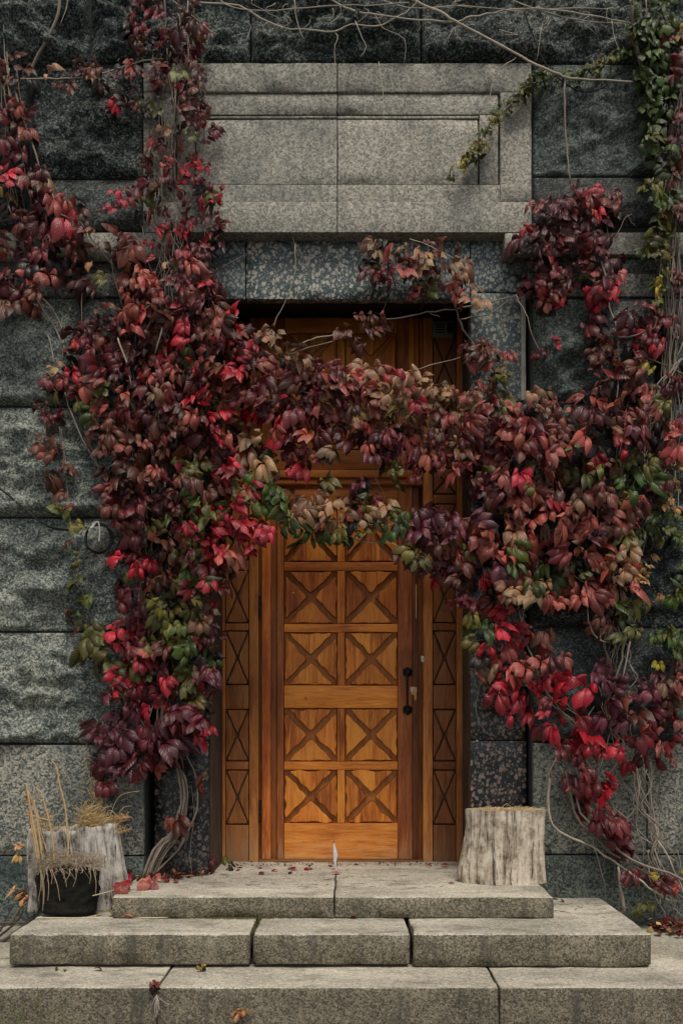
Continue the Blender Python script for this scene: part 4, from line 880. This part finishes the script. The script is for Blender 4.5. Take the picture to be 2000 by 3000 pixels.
# bare tendrils across the top of the wall
tt = empty('bare_vine', P(1200, 40, DW - .12), 'leafless pale vine stems strung across the dark stones along the top', 'climbing plant')
TS = [([(560,-20),(575,5),(700,15),(760,50),(830,80),(900,85),(980,90),(1030,68),(1100,76),(1160,50),(1200,25),(1240,-20)],.0045,.003),
 ([(1180,-20),(1230,10),(1290,32),(1330,60),(1400,95),(1500,150),(1570,190),(1640,218),(1660,225),(1730,232),(1860,240)],.0068,.0045),
 ([(960,-10),(1010,20),(1060,35),(1150,48),(1260,58),(1340,60),(1380,48),(1450,35),(1500,25),(1600,25),(1680,35),(1760,50),(1850,68)],.0045,.003),
 ([(620,-20),(660,10),(740,30),(850,25),(1000,12),(1100,15),(1200,5)],.003,.002),([(1100,-10),(1200,22),(1350,15),(1500,28),(1650,22),(1810,24)],.003,.002),
 ([(1460,-20),(1540,15),(1620,40),(1720,60),(1840,65)],.003,.002),([(505,0),(620,90),(640,95)],.0018,.001),([(860,-10),(870,60),(890,115)],.0025,.0015),([(1040,60),(1060,110),(1072,135),(1055,165)],.0025,.0012),
 ([(1100,40),(1120,80),(1183,110),(1183,190)],.0018,.001),([(1590,60),(1580,110),(1572,175)],.002,.001),([(1330,80),(1315,105),(1313,125)],.0022,.001),([(1510,170),(1470,195),(1445,230),(1432,290)],.002,.0012),
 ([(980,90),(990,110),(978,145),(985,200)],.0022,.001),([(1460,85),(1520,102),(1470,100)],.0018,.001),([(200,-20),(195,20),(175,75)],.0022,.0012),([(1110,180),(1122,290),(1120,380),(1113,418)],.0014,.001),([(1790,60),(1800,110),(1815,150)],.002,.001),([(550,0),(548,60),(552,180)],.003,.002),([(1880,245),(1940,240),(1990,245)],.002,.0015),([(1555,225),(1560,242)],.003,.002)]
rt_ = random.Random(44)
for k in range(22):
    x0 = rt_.uniform(620, 1800); y0 = rt_.uniform(-10, 70); TS.append(([(x0, y0), (x0 + rt_.uniform(-30, 30), y0 + rt_.uniform(10, 25)), (x0 + rt_.uniform(-40, 40), y0 + rt_.uniform(20, 60))], .0018, .001))
for (pl, r0, r1) in TS:
    q = spline([P(a, b, DW - .115 + rt_.uniform(-.015, .015)) for a, b in pl], 3)
    q = [v + Vector([rt_.uniform(-1, 1) * .0025 for _ in range(3)]) for v in q]
    m = MB(); m.tube(q, r0, r1, n=5, wob=.2); m.build('stem', M['stem'], tt, True, (1.15, 1.15, 1.12))

# ------------------------------------------------------------------ stumps
def stump_shell(name, parent, cx, cy, rx, ry, z0, hfun, mat, flare, tilt=(0, 0), thick=None, seed=0, n=320, top='stumptop'):
    cracks = [(math.pi * q, l) for q, l in ((1.22, 0), (1.37, .0), (1.47, .0), (1.53, .35), (1.61, .0), (1.70, 0), (1.79, .0), (1.30, .5), (1.88, .2), (1.13, .1))]; m = MB(); lev = 18; so = Vector((seed, seed * 2, 0)); vs = []; fs = []
    H = [hfun(2 * math.pi * k / n) for k in range(n)]
    def rad(k, t):
        a = 2 * math.pi * k / n; q = noise.fractal(Vector((math.cos(a) * 2.2, math.sin(a) * 2.2, t * .5)) + so, 1, 2, 4)
        groove = noise.noise(Vector((math.cos(a) * 9, math.sin(a) * 9, t * .35)) + so)
        cr = sum(-.16 * max(0, 1 - abs(((a - ca - .03 * math.sin(t * 5 + ca * 9)) + math.pi) % (2 * math.pi) - math.pi) / .022) * (1 if t > lo_ else 0) for ca, lo_ in cracks)
        return 1 + .05 * q + (.022 if thick is None else .008) * groove + flare(a, t) + cr + .012 * noise.noise(Vector((math.cos(a) * 28, math.sin(a) * 28, t * 1.2)) + so)
    for j in range(lev + 1):
        t = j / lev
        for k in range(n):
            a = 2 * math.pi * k / n; r_ = rad(k, t); z = z0 + H[k] * t
            vs.append((cx + math.cos(a) * rx * r_ + tilt[0] * t, cy + math.sin(a) * ry * r_ + tilt[1] * t, z))
    for j in range(lev):
        for k in range(n): fs.append((j * n + k, j * n + (k + 1) % n, (j + 1) * n + (k + 1) % n, (j + 1) * n + k))
    m.add(vs, fs)
    o = None
    if thick is None:
        tp = MB(); v2 = [vs[lev * n + k] for k in range(n)]
        cen = (cx + tilt[0], cy + tilt[1], z0 + sum(H) / n - .006); inn = [(cen[0] + (v[0] - cen[0]) * .5, cen[1] + (v[1] - cen[1]) * .5, v[2] - .003 + noise.noise(Vector(v) * 30) * .004) for v in v2]
        tp.add(v2 + inn + [cen], [(k, (k + 1) % n, n + (k + 1) % n, n + k) for k in range(n)] + [(n + k, n + (k + 1) % n, 2 * n) for k in range(n)])
        o = m.build(name, M[mat], parent, True); tp.build('cut_top', M[top], parent)
    else:
        vi = []
        for j in range(lev + 1):
            t = j / lev
            for k in range(n):
                v = vs[j * n + k]; f = 1 - thick; vi.append((cx + tilt[0] * t + (v[0] - cx - tilt[0] * t) * f, cy + tilt[1] * t + (v[1] - cy - tilt[1] * t) * f, v[2]))
        b = len(m.v); fi = [(b + j * n + (k + 1) % n, b + j * n + k, b + (j + 1) * n + k, b + (j + 1) * n + (k + 1) % n) for j in range(lev) for k in range(n)]
        m.v += vi; m.f += fi; m.mi += [0] * len(fi)
        fr = [(lev * n + k, lev * n + (k + 1) % n, b + lev * n + (k + 1) % n, b + lev * n + k) for k in range(n)]
        m.f += fr; m.mi += [0] * len(fr)
        o = m.build(name, M[mat], parent, True)
    return o
cR = X(1468, 4.38); zt = Z(2376, 4.29)
s1 = empty('tree_stump', (cR, 4.37, ZL), 'pale dry tree stump topped with straw on the right end of the landing', 'tree stump')
def fl(a, t):
    d = abs((a - math.pi * 1.02 + math.pi) % (2 * math.pi) - math.pi)
    e = max(0, 1 - d / .9); base = max(0, 1 - t / .75)
    return .36 * e ** 1.3 * base ** 1.2 * min(1, .55 + t * 3) + .0 * (1 - t) ** 3 - .05 * math.sin(math.pi * t) * (1 if math.cos(a) > 0 else .3)
stump_shell('trunk', s1, cR + .022, 4.365, .192, .088, ZL, lambda a: zt - ZL + .004 * noise.noise(Vector((a * 3, 0, 0))), 'stump', fl, seed=4)
def straw(name, parent, cpts, n, L, r, spread, up, mat='straw', seed=0, colr=(1, 1, 1)):
    rg = random.Random(seed); m = MB()
    for k in range(n):
        c = Vector(rg.choice(cpts)) + Vector((rg.gauss(0, spread[0]), rg.gauss(0, spread[1]), abs(rg.gauss(0, spread[2]))))
        d = Vector((rg.gauss(0, 1), rg.gauss(0, .6), rg.gauss(0, 1) * .3 + up)).normalized() * L * rg.uniform(.4, 1.2)
        pts = [c, c + d * .5 + Vector([rg.gauss(0, .12 * L) for _ in range(3)]), c + d + Vector((0, 0, -.2 * L))]
        m.tube(spline(pts, 2), r * rg.uniform(.6, 1.2), r * .5, n=3)
    o = m.build(name, M[mat], parent, False, colr); tag(o, kind='stuff'); return o
straw('straw_layer', s1, [(cR + .022 + dx, 4.33 + dy, zt + .004) for dx in (-.12, -.08, -.04, .0, .04, .08, .12) for dy in (-.02, .04)], 150, .05, .0013, (.022, .02, .001), -.05, seed=3, colr=(.95, .95, .9))
# left stump: a rotten hollow shell
cL = X(238, 4.28); D_L = 4.28
s2 = empty('tree_stump', (cL, D_L, ZM), 'grey rotten hollow stump leaning by the left end of the landing', 'tree stump')
def hL(a):
    c = math.cos(a); sfront = -math.sin(a)
    return .375 + .02 * c + .018 * noise.noise(Vector((a * 4, 1, 0))) + .006 * noise.noise(Vector((a * 25, 1, 0)))
stump_shell('shell', s2, cL, D_L, .212, .115, ZM, hL, 'stumpg', lambda a, t: .16 * max(0, math.cos(a)) * (1 - t) ** 1.5 + .02 * (1 - t), tilt=(-.035, .0), thick=.16, seed=9)
m = MB(); m.add([(cL + math.cos(2 * math.pi * k / 24) * .17, D_L + math.sin(2 * math.pi * k / 24) * .09, ZM + .33 + .02 * noise.noise(Vector((k * 1.7, 0, 0)))) for k in range(24)] + [(cL, D_L, ZM + .345)], [(k, (k + 1) % 24, 24) for k in range(24)])
m.build('soil', M['soil'], s2)
# a split stave standing at its left side
slot(rbox(X(84, 4.14), X(112, 4.14), 4.13, 4.19, ZM, Z(2430, 4.14), cell=.03, r=.008, amp=.010, fr=9, fine=.003), 0).build('split_stave', M['stumpg'], s2, True)
m = MB(); m.tube(spline([P(88, 2440, 4.2), P(82, 2500, 4.17), P(92, 2570, 4.16)]), .009, .006, n=5); m.build('bark_strip', M['stumpg'], s2)
straw('dry_moss', s2, [P(x, 2438, 4.27) for x in (250, 262, 275, 288, 300)], 700, .07, .0014, (.016, .02, .05), 1.3, seed=5, colr=(.95, .9, .8))
straw('dry_moss', s2, [P(x, 2444, 4.28) for x in (150, 190, 225, 320, 345)], 260, .05, .0013, (.03, .02, .01), .8, seed=6, colr=(.8, .75, .65))
straw('dry_seed_head', s2, [P(x, y, 4.28) for x, y in ((345, 2410), (355, 2400), (335, 2425))], 160, .03, .0013, (.012, .01, .012), .6, seed=8, colr=(.95, .8, .65))
straw('dry_tuft', s2, [P(x, y, 4.3) for x, y in ((262, 2300), (256, 2250), (268, 2330), (275, 2350), (250, 2210))], 120, .035, .0008, (.010, .01, .025), 1.2, seed=18, colr=(.85, .8, .65))
for pl in ([(312, 2436), (330, 2370), (355, 2330), (410, 2318)], [(300, 2440), (318, 2376), (345, 2395), (352, 2410)], [(245, 2440), (232, 2380), (220, 2360)], [(350, 2380), (365, 2365), (385, 2362)], [(170, 2440), (175, 2420), (205, 2395), (200, 2390)]):
    m = MB(); m.tube(spline([P(a, b, 4.27) for a, b in pl]), .0014, .0009, n=4); m.build('dry_stalk', M['straw'], s2)

# root ball with dead stalks standing in front of the stump
rbk = empty('root_ball', P(200, 2670, 4.05), 'black root ball with matted roots and tall dead stalks before the left stump', 'dead plant')
cb = P(202, 2595, 4.08); m = MB(); n1, n2 = 56, 34; vs = []; fs = []
zc0, zc1 = ZM + .003, Z(2538, 4.05)
for j in range(n2 + 1):
    t = j / n2
    for k in range(n1):
        a = 2 * math.pi * k / n1; prof_ = min(1, (t * 7) ** .5) * min(1, ((1 - t) * 9) ** .4); prof_ = .88 + .12 * t if 0 < t < 1 else prof_
        prof_ *= (min(1, t * 12) * .25 + .75) * (min(1, (1 - t) * 8) ** .5 if t > .87 else 1)
        sq = 1 / max(abs(math.cos(a)), abs(math.sin(a))) * .35 + .65
        p = Vector((cb.x + math.cos(a) * .142 * prof_ * sq, cb.y + math.sin(a) * .085 * prof_ * sq, zc0 + (zc1 - zc0) * t))
        p += Vector((math.cos(a), math.sin(a), 0)) * (noise.fractal(p * 18, .8, 2, 5) * .016); vs.append(p)
for j in range(n2):
    for k in range(n1): fs.append((j * n1 + k, j * n1 + (k + 1) % n1, (j + 1) * n1 + (k + 1) % n1, (j + 1) * n1 + k))
fs.append(tuple(range(n2 * n1, n2 * n1 + n1))); m.add(vs, fs); m.build('soil_ball', M['soil'], rbk, True)
M['rootm'] = plain('pale_dead_roots', (.30, .235, .165), .9, 0, 60, .5)
straw('root_mat', rbk, [P(x, 2530 + abs(x - 200) * .06, 4.03) for x in range(125, 282, 12)], 520, .075, .0016, (.016, .030, .020), .0, seed=11, mat='rootm', colr=(1, 1, 1))
for (x0, x1, y1) in ((145, 150, 2590), (180, 186, 2575), (222, 214, 2600), (260, 262, 2590), (272, 280, 2620), (118, 112, 2640), (132, 138, 2585), (115, 122, 2610), (128, 120, 2600), (135, 140, 2640), (150, 175, 2640), (175, 195, 2600), (205, 190, 2585), (118, 125, 2670), (165, 160, 2560), (240, 236, 2560), (120, 128, 2650)):
    m = MB(); m.tube(spline([P(x0, 2545, 3.985), P((x0 + x1) / 2 + 5, (2545 + y1) / 2, 3.965), P(x1, y1, 3.965)]), .0022, .0010, n=4); m.build('root', M['rootm'], rbk, False, (1.2, 1.15, 1.1))
for (pl, r_) in (([(192, 2540), (200, 2490), (198, 2440), (190, 2360), (175, 2300), (166, 2250), (150, 2228)], .0058), ([(160, 2540), (155, 2470), (145, 2410), (132, 2360), (122, 2325), (106, 2310)], .0048),
                 ([(118, 2540), (108, 2470), (95, 2400), (84, 2340), (76, 2300), (72, 2298)], .0055), ([(128, 2545), (118, 2470), (108, 2400), (100, 2345)], .005), ([(112, 2530), (98, 2450), (90, 2400), (84, 2320)], .004),
                 ([(150, 2405), (120, 2398), (95, 2390), (68, 2386)], .003), ([(125, 2500), (112, 2420), (98, 2360), (86, 2320)], .003), ([(140, 2500), (120, 2440), (108, 2380)], .003), ([(168, 2300), (170, 2270), (168, 2255)], .0025)):
    m = MB(); m.tube(spline([P(a, b, 4.03) for a, b in pl]), r_, r_ * .45, n=6, wob=.2); m.build('dead_stalk', M['straw'], rbk, True, (.95, .85, .7))
straw('fuzz', rbk, [P(x, y, 4.06) for x, y in ((90, 2400), (95, 2440), (88, 2360), (140, 2410), (105, 2460), (128, 2430))], 160, .04, .0013, (.010, .01, .02), .9, seed=12, colr=(.85, .7, .5))

# ------------------------------------------------------------------ clear plastic shard standing on the landing
sh_ = empty('plastic_shard', P(984, 2562, 4.68), 'clear twisted plastic spike standing on the landing before the door', 'litter')
m = MB(); pts = [P(984, 2561, 4.70), P(984, 2545, 4.70), P(981, 2525, 4.7), P(981, 2505, 4.7), P(980, 2495, 4.7), P(979, 2480, 4.7), P(979, 2470, 4.7)]; rs = [.004, .006, .009, .012, .010, .006, .003]
vs = []
for p, r_ in zip(pts, rs):
    for k in range(6):
        a = k * math.pi / 3; rr_ = r_ * R.uniform(.7, 1.25); vs.append(p + Vector((math.cos(a) * rr_, math.sin(a) * rr_, 0)))
m.add(vs, [(j * 6 + k, j * 6 + (k + 1) % 6, (j + 1) * 6 + (k + 1) % 6, (j + 1) * 6 + k) for j in range(6) for k in range(6)]); m.build('spike', M['ice'], sh_)
m = MB(); m.tube([P(979, 2471, 4.7), P(978, 2464, 4.7)], .003, n=5); m.build('tip', M['stemd'], sh_)

# ------------------------------------------------------------------ fallen leaves
def flat_leaf(px, py, z, pal, size, label, group, rz=None, compound=False, tilt=.25, prop=0):
    D = (HC - z) * F / (py - VY); p = P(px, py, D)
    me = (VARM if compound else SIMM)[R.randrange(len(VARM if compound else SIMM))]
    o = bpy.data.objects.new('fallen_leaf', me); C.objects.link(o)
    o.location = (p.x, p.y, z + size * ((.22 if compound else .16) + .75 * math.sin(prop))); o.scale = (size,) * 3
    # face (-Y local) turned up
    o.rotation_euler = (Matrix.Rotation(rz if rz is not None else R.uniform(0, 6.28), 3, 'Z') @ Matrix.Rotation(R.uniform(-tilt, tilt), 3, 'Y') @ Matrix.Rotation(math.radians(-90) + prop + R.uniform(0, tilt), 3, 'X')).to_euler()
    o.color = (*colour(pal, R), 1); tag(o, label, 'leaf', group); return o
PINK = 'W'; PAL['W'] = (.55, .13, .12); PAL['V'] = (.62, .40, .28)
L1 = [(395,2587,'CW',.075,.3),(375,2602,'W',.07,1.2),(360,2612,'WR',.075,2.0),(452,2602,'W',.06,1.5),(470,2577,'W',.055,.4),(440,2582,'MW',.05,2.2),(420,2592,'NW',.05,.9),(485,2582,'C',.045,3),(500,2572,'MC',.045,5)]
L1 += [(418, 2602, 'W', .07, 2.4), (385, 2606, 'C', .07, 1.0), (350, 2607, 'WC', .06, 3.0), (440, 2597, 'R', .06, 1.8)]
for (a, b, c, s_, rz) in L1: flat_leaf(a, b, ZL, c, s_ * 1.35, 'bright pink red fallen leaf in the heap between left stump and vine stems', 'red leaves heaped by the left stump', (rz - 1.6) * .25, tilt=.3, prop=.5)
flat_leaf(512, 2585, ZL, 'NR', .05, 'brown curled fallen leaf alone on the left front of the landing', None, .5)
flat_leaf(583, 2572, ZL, 'W', .065, 'upturned pink fallen leaf on the landing left of the door frame', None, 3.1, tilt=.6).rotation_euler = (math.radians(-30), .1, 3.0)
for (a, b, c, s_) in [(715,2545,'CM',.05),(705,2550,'M',.04),(757,2560,'M',.05),(752,2548,'C',.04),(815,2555,'C',.045),(868,2545,'MC',.045),(875,2552,'R',.045),(890,2548,'C',.045),(905,2545,'D',.035),(920,2548,'D',.03),(850,2552,'V',.05),(957,2540,'M',.03),(990,2535,'C',.045),(1110,2532,'M',.03),(680,2548,'M',.04),(860,2560,'M',.035)]:
    flat_leaf(a, b, ZL, c, s_, 'small dark red fallen leaf on the landing along the foot of the door', 'small leaves along the door foot', tilt=.4)
flat_leaf(965, 2563, ZL, 'W', .055, 'long pale pink fallen leaf beside the plastic spike', None, 1.6)
flat_leaf(1243, 2541, ZL, 'C', .042, 'smaller red fallen leaf by the right frame foot', None, 1.5); flat_leaf(1283, 2541, ZL, 'CM', .06, 'larger dark red fallen leaf by the right frame foot', None, 1.6)
flat_leaf(1305, 2590, ZL, 'V', .045, 'pale tan fallen leaf on the landing left of the right stump', None, 1.4)
flat_leaf(350, 2692, ZM, 'W', .07, 'pink fallen leaf on the middle step below the left end of the landing', None, 1.6, tilt=.4)
flat_leaf(302, 2640, ZM, 'R', .05, 'dusty red five fingered fallen leaf beside the black root ball', None, .6, compound=True)
flat_leaf(895, 2691, ZM, 'M', .04, 'dark curled fallen leaf on the middle step left of its centre', None, 1.6); flat_leaf(1020, 2690, ZM, 'M', .04, 'left maroon fallen leaf on the middle step near its centre', None, 1.2)
flat_leaf(1038, 2690, ZM, 'M', .045, 'right maroon fallen leaf on the middle step near its centre', None, 1.8); flat_leaf(1100, 2689, ZM, 'V', .06, 'pale peach curled fallen leaf on the middle step under the landing edge', None, 1.5, tilt=.5); flat_leaf(1132, 2690, ZM, 'RM', .04, 'rust fallen leaf right of the pale peach one', None, 1.5)
for (a, b, c, s_) in [(1618, 2625, 'C', .05), (1632, 2632, 'D', .05), (1640, 2640, 'M', .035)]: flat_leaf(a, b, ZM, c, s_, 'red and dark leaf scrap behind the right corner of the landing', 'leaf scraps right of the landing', tilt=.5)
for (a, b, c, s_) in [(230, 2675, 'V', .045), (245, 2672, 'N', .04), (290, 2682, 'N', .05), (305, 2684, 'N', .04), (285, 2655, 'R', .04)]: flat_leaf(a, b, ZM, c, s_, 'dry tan fallen leaf on the middle step before the root ball', 'tan leaves before the root ball', tilt=.4)
flat_leaf(270, 2845, ZB, 'M', .045, 'maroon fallen leaf on the lowest step at left', None, 1.5)
# litter heaps
def litter(name, label, pts, n, pal, z, size, seed, sx=.05, sy=.05, hz=.02):
    rg = random.Random(seed); m = MB(); uv = []; tn = []
    for k in range(n):
        a, b = rg.choice(pts); D = (HC - z) * F / (b - VY); p = P(a, b, D) + Vector((rg.gauss(0, sx), rg.gauss(0, sy), rg.uniform(0, hz) + .006))
        v, u = SIM[rg.randrange(6)]; s_ = size * rg.uniform(.6, 1.2); c = colour(pal, rg)
        mt = Matrix.Translation(p) @ Euler((math.radians(-90) + rg.gauss(0, .5), rg.gauss(0, .4), rg.uniform(0, 6.28)), 'XYZ').to_matrix().to_4x4() @ Matrix.Scale(s_, 4)
        m.add([mt @ Vector(q) for q in v.v], v.f); uv += u; tn += [x for q in v.lt for x in (c[0] * q, c[1] * q, c[2] * q, 1)]
    return tag(put(name, leaf_mesh(name, m, uv, tn)), label, 'leaf litter', None, 'stuff')
litter('leaf_litter', 'heap of dry orange and red leaves in the corner right of the steps', [(1890, 2690), (1920, 2710), (1950, 2725), (1980, 2735), (1870, 2680), (2020, 2740)], 150, 'NRMMB', ZB, .05, 3, .04, .05, .03)
litter('leaf_litter', 'dry brown leaf litter packed along the wall behind the left stump stems', [(400, 2578), (430, 2580), (470, 2576), (500, 2575), (540, 2572), (590, 2566)], 90, 'MNBBD', ZL, .035, 4, .03, .03, .02)
litter('leaf_litter', 'dark crumbs of leaf litter along the threshold of the door', [(x, 2536) for x in range(650, 1300, 25)], 120, 'DBBM', ZL, .014, 5, .02, .012, .004)
# twigs at the left of the steps
tg = empty('fallen_twigs', P(60, 2700, 4.3), 'dark fallen twigs lying in the corner left of the middle step', 'twigs')
for pl, r_, c in (([(-40, 2790), (20, 2750), (60, 2720), (110, 2680), (160, 2650)], .008, 1), ([(-20, 2770), (40, 2740), (80, 2700), (130, 2665)], .007, .6), ([(-20, 2705), (60, 2703), (100, 2706)], .006, 1.5), ([(30, 2710), (60, 2660), (90, 2640)], .008, 1.8), ([(0, 2730), (15, 2700), (40, 2650)], .005, .8), ([(45, 2620), (80, 2600), (110, 2560)], .004, 1), ([(-10, 2750), (50, 2700), (70, 2660)], .006, .7), ([(-60, 2740), (10, 2715), (60, 2690)], .007, .9)):
    m = MB(); m.tube(spline([P(a, b, 4.15) for a, b in pl]), r_, r_ * .5, n=6, wob=.2); m.build('twig', M['twig'], tg, True, (c * 1.5,) * 3)
make_vine('creeper_sprig', 'brown creeper sprig drooping left of the grey stump', None, (75, 2600), [(75, 2625, 10, 14, 2, 'BN', .8), (55, 2610, 12, 6, 1, 'BN', .6), (50, 2480, 5, 8, 1, 'N', .4), (50, 2500, 8, 8, 1, 'N', .4)], [([(105, 2575), (85, 2600), (72, 2625)], .003, .002)], seed=50, thick=.02, D0=4.2, gap=5, under=0)
# straws lying on steps
for pts, z, lb in (([(110, 2691), (250, 2692), (330, 2692)], ZM, 'long pale straw lying on the middle step at left'), ([(380, 2690), (440, 2691), (493, 2690)], ZM, 'short pale straw lying under the landing edge'), ([(272, 2625), (330, 2610), (385, 2588)], None, 'pale straw leaning from the root ball onto the landing')):
    m = MB(); q = [P(a, b, ((HC - (z or ZL)) * F / (b - VY)) - .01) for a, b in pts]
    for v in q: v.z = (z + .004) if z else v.z
    m.tube(spline(q), .0026, .0018, n=5); tag(m.build('straw', M['straw'], None, False, (1.3, 1.5, 1.8)), lb, 'straw')
rg = random.Random(9)
m = MB()
for k in range(70):
    px_ = rg.uniform(420, 1300); D = rg.uniform(4.15, 4.9); p = Vector((X(px_, D), D, ZL + .004)); d = Vector((rg.gauss(0, .03), rg.gauss(0, .012), 0))
    m.tube([p, p + d * .5 + Vector((0, rg.gauss(0, .006), .002)), p + d], .0012, .0008, n=3)
for k in range(26):
    p = Vector((rg.uniform(.95, 1.35), rg.uniform(4.0, 4.35), ZM + .004)); d = Vector((rg.gauss(0, .03), rg.gauss(0, .02), 0)); m.tube([p, p + d * .5 + Vector((0, rg.gauss(0, .006), .002)), p + d], .0012, .0008, n=3)
tag(m.build('twig_crumbs', M['twig']), 'thin dark twig crumbs scattered over the steps', 'twigs', None, 'stuff')

# ------------------------------------------------------------------ weeds in the joints
def weed(name, label, px, py, z, n, pal, sz, h, seed, cat='weed', rootlets=0, hang=False):
    D = (HC - z) * F / (py - VY) if z is not None else 3.42
    base = P(px, py, D); rg = random.Random(seed); e = empty(name, base, label, cat)
    for k in range(n):
        a = rg.uniform(-1, 1); tip = base + Vector((a * h * .7, rg.uniform(-.3, .1) * h, h * rg.uniform(.3, 1)))
        if hang: tip = base + Vector((a * h * .4, -.02, -h * rg.uniform(-.6, 1)))
        m = MB(); m.tube(spline([base + Vector((rg.gauss(0, .004), 0, 0)), base.lerp(tip, .5) + Vector((0, -.005, .004)), tip]), .0016, .001, n=3); m.build('stalk', M['stemd'], e)
        o = bpy.data.objects.new('leaf', (VARM if sz > .02 else SIMM)[rg.randrange(6)]); C.objects.link(o); o.parent = e; o.location = tip - base; o.scale = (sz * rg.uniform(.7, 1.2),) * 3
        o.rotation_euler = (rg.uniform(-1.2, .2), rg.uniform(-1, 1), rg.uniform(-.6, .6)); o.color = (*colour(pal, rg), 1)
    for k in range(rootlets):
        m = MB(); m.tube(wig(base, base + Vector((rg.gauss(0, .02), -.012, -rg.uniform(.03, .085))), 5, .004, rg), .0012, .0007, n=3); m.build('rootlet', M['stem'], e)
    return e
weed('weed', 'yellow green weed in the joint below the middle step left of centre', 590, 2848, ZB, 9, 'YYO', .020, .035, 1)
weed('weed', 'tiny yellow weed at the joint near the left end of the lowest step', 165, 2846, ZB, 4, 'YO', .016, .02, 2); weed('weed', 'tiny yellow green weed second from left in the joint', 192, 2848, ZB, 3, 'YO', .016, .015, 3)
weed('weed', 'yellow leaved weed at the left corner of the landing', 345, 2686, ZM, 7, 'Y', .017, .06, 4)
weed('seedling', 'rust red seedling with pale rootlets hanging in the front step joint', 459, 2915, None, 3, 'RR', .024, .05, 5, 'seedling', rootlets=22)
weed('seedling', 'small orange brown creeper seedling on the riser of the lowest step', 692, 2985, None, 4, 'NR', .030, .05, 6, 'seedling')
# moss line in the joint
m = MB(); rg = random.Random(3)
for k in range(240):
    px_ = rg.gauss(700, 70); D = yT - .006 - abs(rg.gauss(0, .006)); p = Vector((X(px_, D), D, ZM + .003)); s_ = rg.uniform(.002, .005)
    m.add([p + Vector((-s_, 0, 0)), p + Vector((s_, 0, 0)), p + Vector((0, -s_, s_ * 1.3)), p + Vector((0, s_, s_))], [(0, 1, 2), (1, 3, 2), (3, 0, 2)])
for k in range(60):
    D = rg.uniform(yM + .02, yT); p = Vector((X(736, yM) + .002 + rg.gauss(0, .006) + (D - yM) * .02, D, ZM - .002)); s_ = rg.uniform(.002, .005)
    m.add([p + Vector((-s_, 0, 0)), p + Vector((s_, 0, 0)), p + Vector((0, -s_, s_ * 1.3)), p + Vector((0, s_, s_))], [(0, 1, 2), (1, 3, 2), (3, 0, 2)])
M['moss'] = plain('yellow_moss', (.24, .22, .07), .9, 0, 80)
tag(m.build('moss', M['moss']), 'yellow green moss in the joint between landing and middle step', 'moss', None, 'stuff')
# grass blades in front of the steps, bottom left
m = MB(); rg = random.Random(14)
for k in range(26):
    b = Vector((rg.uniform(-1.30, -.98), rg.uniform(3.15, 3.38), 0)); t = b + Vector((rg.gauss(0, .04), rg.gauss(0, .02), rg.uniform(.08, .19)))
    m.tube(spline([b, b.lerp(t, .6) + Vector((0, 0, .01)), t]), .0016, .0006, n=3)
M['grass'] = plain('grass_blade', (.14, .17, .05), .7)
tag(m.build('grass', M['grass']), 'thin grass blades before the lowest step at bottom left', 'grass', None, 'stuff')
